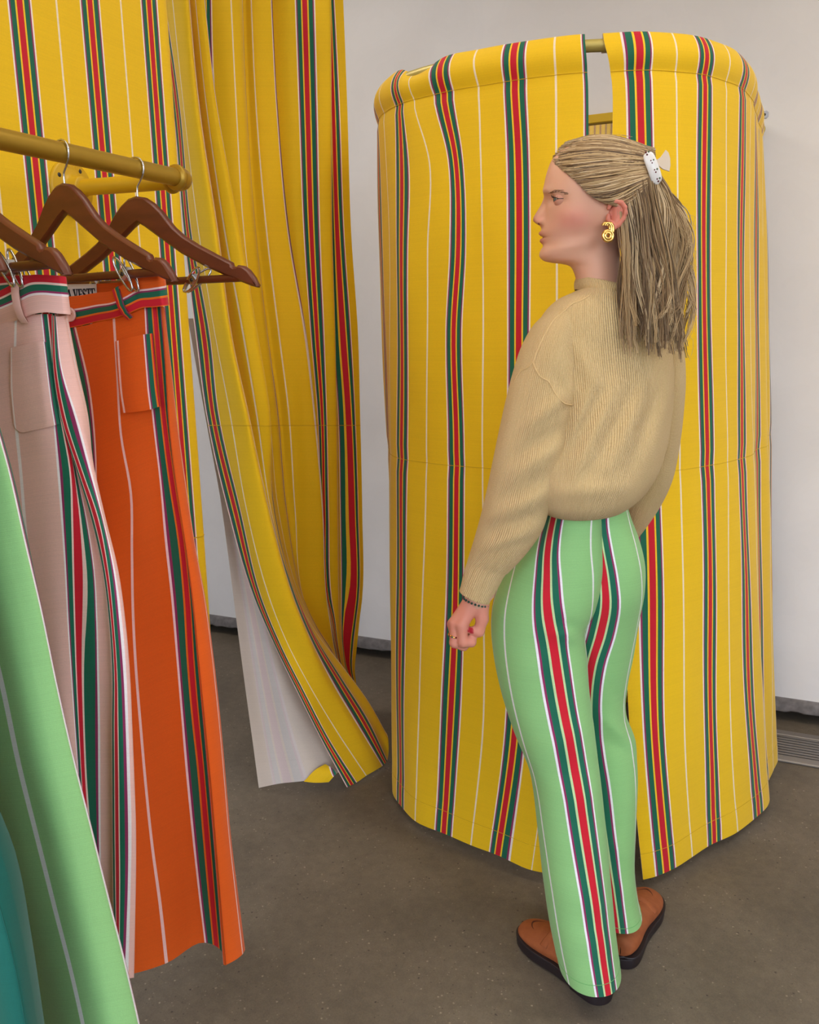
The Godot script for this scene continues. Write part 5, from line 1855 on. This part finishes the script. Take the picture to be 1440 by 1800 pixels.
# ---------- shoes ----------
func build_shoes(t: Node3D):
	shoe(t, "shoe", at_y(1066, 1762, 0.0), at_y(920, 1640, 0.0))
	shoe(t, "shoe", at_y(1090, 1700, 0.0), at_y(1142, 1582, 0.0))
	var s := Shape.new()
	s.tube([at_b(1098, 1648, 1.715), at_b(1094, 1600, 1.72), at_b(1090, 1540, 1.725)], [0.034, 0.032, 0.034], 16)
	put("sock", s, plain("sock", rgb(228, 230, 236), 0.9), t)
func shoe(t: Node3D, called: String, heel: Vector3, toe: Vector3):
	var holder := Node3D.new()
	holder.name = called
	holder.set_meta("label", "tan suede loafer with a dark sole")
	t.add_child(holder, true)
	var ax := (toe - heel); var length := ax.length(); ax = ax.normalized()
	var sd := ax.cross(Vector3.UP).normalized()
	var leather := plain("tan_suede", Color.WHITE, 0.72)
	if leather.albedo_texture == null:
		leather.albedo_texture = noise_texture(256, 0.03, rgb(146, 76, 36), rgb(172, 96, 50), 4, 41)
		leather.uv1_triplanar = true; leather.uv1_scale = Vector3.ONE * 6.0
	var sole := plain("dark_sole", rgb(38, 28, 30), 0.5)
	# along the foot: place, half width, sole top, upper height
	var st := [[-0.004, 0.001, 0.036, 0.052], [0.0, 0.014, 0.034, 0.060], [0.02, 0.024, 0.033, 0.070], [0.07, 0.031, 0.032, 0.076], [0.18, 0.034, 0.030, 0.074], [0.34, 0.033, 0.026, 0.074], [0.48, 0.036, 0.023, 0.076], [0.60, 0.042, 0.021, 0.072], [0.72, 0.0455, 0.021, 0.063], [0.83, 0.043, 0.021, 0.054], [0.91, 0.036, 0.022, 0.047], [0.96, 0.026, 0.023, 0.041], [0.99, 0.013, 0.024, 0.034], [0.998, 0.001, 0.026, 0.029]]
	var net := []
	for q in st:
		var c: Vector3 = heel + ax * (q[0] * length)
		var row := []
		for k in 20:
			var th := -PI / 2 - TAU * k / 20.0
			var x := signf(cos(th)) * pow(absf(cos(th)), 0.75); var y := signf(sin(th)) * pow(absf(sin(th)), 0.8)
			var hgt: float = lerpf(q[2] - 0.004, q[3], (y + 1) / 2)
			var wide: float = q[1] * (1.0 - 0.30 * smoothstep(0.1, 1.0, y))
			row.append(v4(c + sd * (x * wide) + Vector3(0, hgt, 0), k * 0.05))
		net.append(row)
	var fine := weave(net, 4, 2, true)
	put("upper", cloth_shape(fine, true, true), leather, holder)
	# sole: welt, tread and heel block
	for part in [["sole", 0.004, 0.024, 0.0035], ["welt", 0.024, 0.030, 0.0055]]:
		var ol := PackedVector2Array()
		var left := []; var right := []
		var sp := []
		for q in st: sp.append(Vector4(q[0] * length, q[1] + part[3], 0, 0))
		sp = spline(sp, 4, false)
		for q in sp:
			left.append(Vector2(q.x, q.y)); right.append(Vector2(q.x, -q.y))
		right.reverse()
		for q in left: ol.append(q)
		ol.append(Vector2(length + part[3], 0))
		for q in right: ol.append(q)
		ol.append(Vector2(-part[3], 0))
		var s := Shape.new()
		var rise := Vector3.UP
		s.plate(ol, Transform3D(Basis(ax, sd, ax.cross(sd)), heel + rise * ((part[1] + part[2]) / 2)), part[2] - part[1], 0.0015)
		put(part[0], s, sole, holder)
	var hl := PackedVector2Array()
	for k in 13:
		var a := PI / 2 + PI * k / 12.0
		hl.append(Vector2(0.028 + 0.033 * cos(a), 0.034 * sin(a)))
	hl.append(Vector2(0.072, -0.036)); hl.append(Vector2(0.072, 0.036))
	var s2 := Shape.new()
	s2.plate(hl, Transform3D(Basis(ax, sd, ax.cross(sd)), heel + Vector3(0, 0.012, 0)), 0.024, 0.001)
	put("heel_block", s2, sole, holder)
	# raised apron seam round the toe and the strap with its slot
	var top := func(f: float, x: float) -> Vector3:
		var c: Vector3 = heel + ax * (f * length)
		var w := 0.0; var lo := 0.0; var up := 0.0
		for i in st.size() - 1:
			if f <= st[i + 1][0] or i == st.size() - 2:
				var q: float = clampf((f - st[i][0]) / (st[i + 1][0] - st[i][0]), 0, 1)
				w = lerpf(st[i][1], st[i + 1][1], q); lo = lerpf(st[i][2], st[i + 1][2], q); up = lerpf(st[i][3], st[i + 1][3], q)
				break
		var xx := clampf(absf(x), 0, 0.98)
		var y := pow(1.0 - pow(xx, 1.0 / 0.75 * 1.0), 0.5 * 0.8 * 1.25)
		return c + sd * (signf(x) * xx * w * (1.0 - 0.30 * smoothstep(0.1, 1.0, y))) + Vector3(0, lerpf(lo - 0.004, up, (y + 1) / 2) + 0.0016, 0)
	var apron := []
	for k in 25:
		var a := PI * k / 24.0
		var f := 0.60 + 0.27 * pow(sin(a), 0.6)
		apron.append(top.call(f, cos(a) * 0.66))
	s2 = Shape.new()
	s2.tube(apron, 0.0017, 7)
	put("apron_seam", s2, plain("seam_brown", rgb(96, 46, 22), 0.8), holder)
	var strap := []
	for k in 15: strap.append(top.call(0.585, lerpf(-0.97, 0.97, k / 14.0)) + Vector3(0, 0.0012, 0))
	s2 = Shape.new()
	s2.tube(strap, 0.010, 8, true, 0.3, ax)
	put("strap", s2, leather, holder)

# ---------- jewellery and clip ----------
func build_jewels(t: Node3D):
	var gold := plain("jewel_gold", rgb(232, 190, 108), 0.14, 1.0)
	# knotted hoop earring
	var e := Node3D.new()
	e.name = "earring"
	e.set_meta("label", "chunky gold knot earring")
	t.add_child(e)
	for k in 3:
		var s := Shape.new()
		var path := []
		for i in 13:
			var a := lerpf(2.5, -1.2, i / 12.0)
			path.append(hp(1068.5 + (7.0 - 0.4 * k) * cos(a) + (k - 1) * 3.6, 403.0 - 11.0 * sin(a), (84.0 - 1.5 * absf(k - 1.0)) * mm))
		s.tube(path, 0.0026, 10)
		put("band", s, gold, e)
	for k in 2:
		var s := Shape.new()
		var path := []
		for i in 25:
			var a := TAU * i / 24.0
			path.append(hp(1069.0 + (8.6 - 3.8 * k) * cos(a), 414.5 - (9.2 - 4.0 * k) * sin(a), (84.5 + 1.0 * k) * mm))
		s.tube(path, 0.0027, 10, false)
		put("loop", s, gold, e)
	# claw clip
	var c := Node3D.new()
	c.name = "hair_clip"
	c.set_meta("label", "white claw clip with dark red cherries")
	t.add_child(c)
	var white := plain("clip_white", rgb(240, 236, 232), 0.18)
	var a0 := hp(1137, 267, 50 * mm); var a1 := hp(1157, 324, 46 * mm)
	var s := Shape.new()
	var path := []; var rad := []
	for k in 17:
		var q := k / 16.0
		path.append(a0.lerp(a1, q) - flat_f * (0.004 * sin(q * PI)))
		rad.append(0.0104 * sqrt(clampf(1.0 - pow(absf(q - 0.5) * 2.0, 6.0), 0.02, 1)))
	s.tube(path, rad, 18, true, 0.42, cam_r)
	put("jaw", s, white, c)
	var berry := plain("cherry", rgb(96, 14, 30), 0.2); var leaf := plain("cherry_leaf", rgb(92, 112, 84), 0.4)
	for k in 4:
		for j in 3:
			var px: float = [1136.5, 1145.0, 1151.5, 1156.0][k] + [-0.8, 1.4, 4.0][j]
			var py: float = [270.0, 284.5, 300.5, 316.5][k] + [-2.0, 2.0, -3.5][j]
			var q := clampf((py - 267.0) / 57.0, 0, 1)
			var p := hp(px, py, (50.0 - 4.0 * q + 4.0 * sin(q * PI) + 3.4) * mm)
			s = Shape.new()
			s.lathe([Vector2(0.0001, 0.0014), Vector2(0.0011, 0.0011), Vector2(0.0017, 0.0)], p, -flat_f, 10)
			put("cherry" if j < 2 else "cherry_leaf", s, berry if j < 2 else leaf, c)
	s = Shape.new()
	var ol := PackedVector2Array([Vector2(0, -0.006), Vector2(0.006, -0.006), Vector2(0.014, -0.012), Vector2(0.026, -0.016), Vector2(0.0275, -0.006), Vector2(0.0265, 0.006), Vector2(0.023, 0.015), Vector2(0.018, 0.0195), Vector2(0.010, 0.008), Vector2(0.004, 0.004), Vector2(0, 0.004)])
	s.plate(ol, Transform3D(Basis(flat_r, Vector3.UP, -flat_f), hp(1151, 285, 38 * mm)), 0.003, 0.0008)
	put("grip", s, plain("clip_cream", rgb(226, 204, 176), 0.35), c)
	# bracelet of dark green beads
	var bl := Node3D.new()
	bl.name = "bracelet"
	bl.set_meta("label", "dark green beaded bracelet")
	t.add_child(bl)
	for k in 22:
		var th := TAU * k / 22.0
		var p := at_b(837, 1057, 1.535) + flat_r * (0.0235 * cos(th)) + flat_f * (0.024 * sin(th)) + Vector3(0, -0.0075 * cos(th), 0)
		s = Shape.new()
		s.lathe([Vector2(0.0001, -0.0024), Vector2(0.0018, -0.0016), Vector2(0.0025, 0.0), Vector2(0.0018, 0.0016), Vector2(0.0001, 0.0024)], p, Vector3.UP, 8)
		put("bead", s, plain("bead_green", rgb(26, 62, 50), 0.3), bl)
	# ring
	var rg := Node3D.new()
	rg.name = "finger_ring"
	rg.set_meta("label", "gold ring set with small stones")
	t.add_child(rg)
	s = Shape.new()
	var rp := at_b(799, 1117, 1.533)
	path = []
	for k in 21:
		var th := TAU * k / 20.0
		path.append(rp + flat_r * (0.0108 * cos(th)) + flat_f * (0.0108 * sin(th)) + Vector3(0, -0.002 * cos(th) + 0.0012 * sin(th * 5.0), 0))
	s.tube(path, 0.0016, 8, false)
	put("hoop", s, gold, rg)
	for k in 4:
		var th := -2.6 + k * 0.62
		var p := rp + flat_r * (0.0125 * cos(th)) + flat_f * (0.0125 * sin(th)) + Vector3(0, -0.002 * cos(th), 0)
		s = Shape.new()
		var o := (p - rp).normalized()
		s.lathe([Vector2(0.0001, 0.0016), Vector2(0.0014, 0.0009), Vector2(0.002, -0.0008)], p, o, 8)
		put("stone", s, plain("stone%d" % (k % 2), rgb(34, 96, 70) if k % 2 else rgb(92, 24, 30), 0.08), rg)
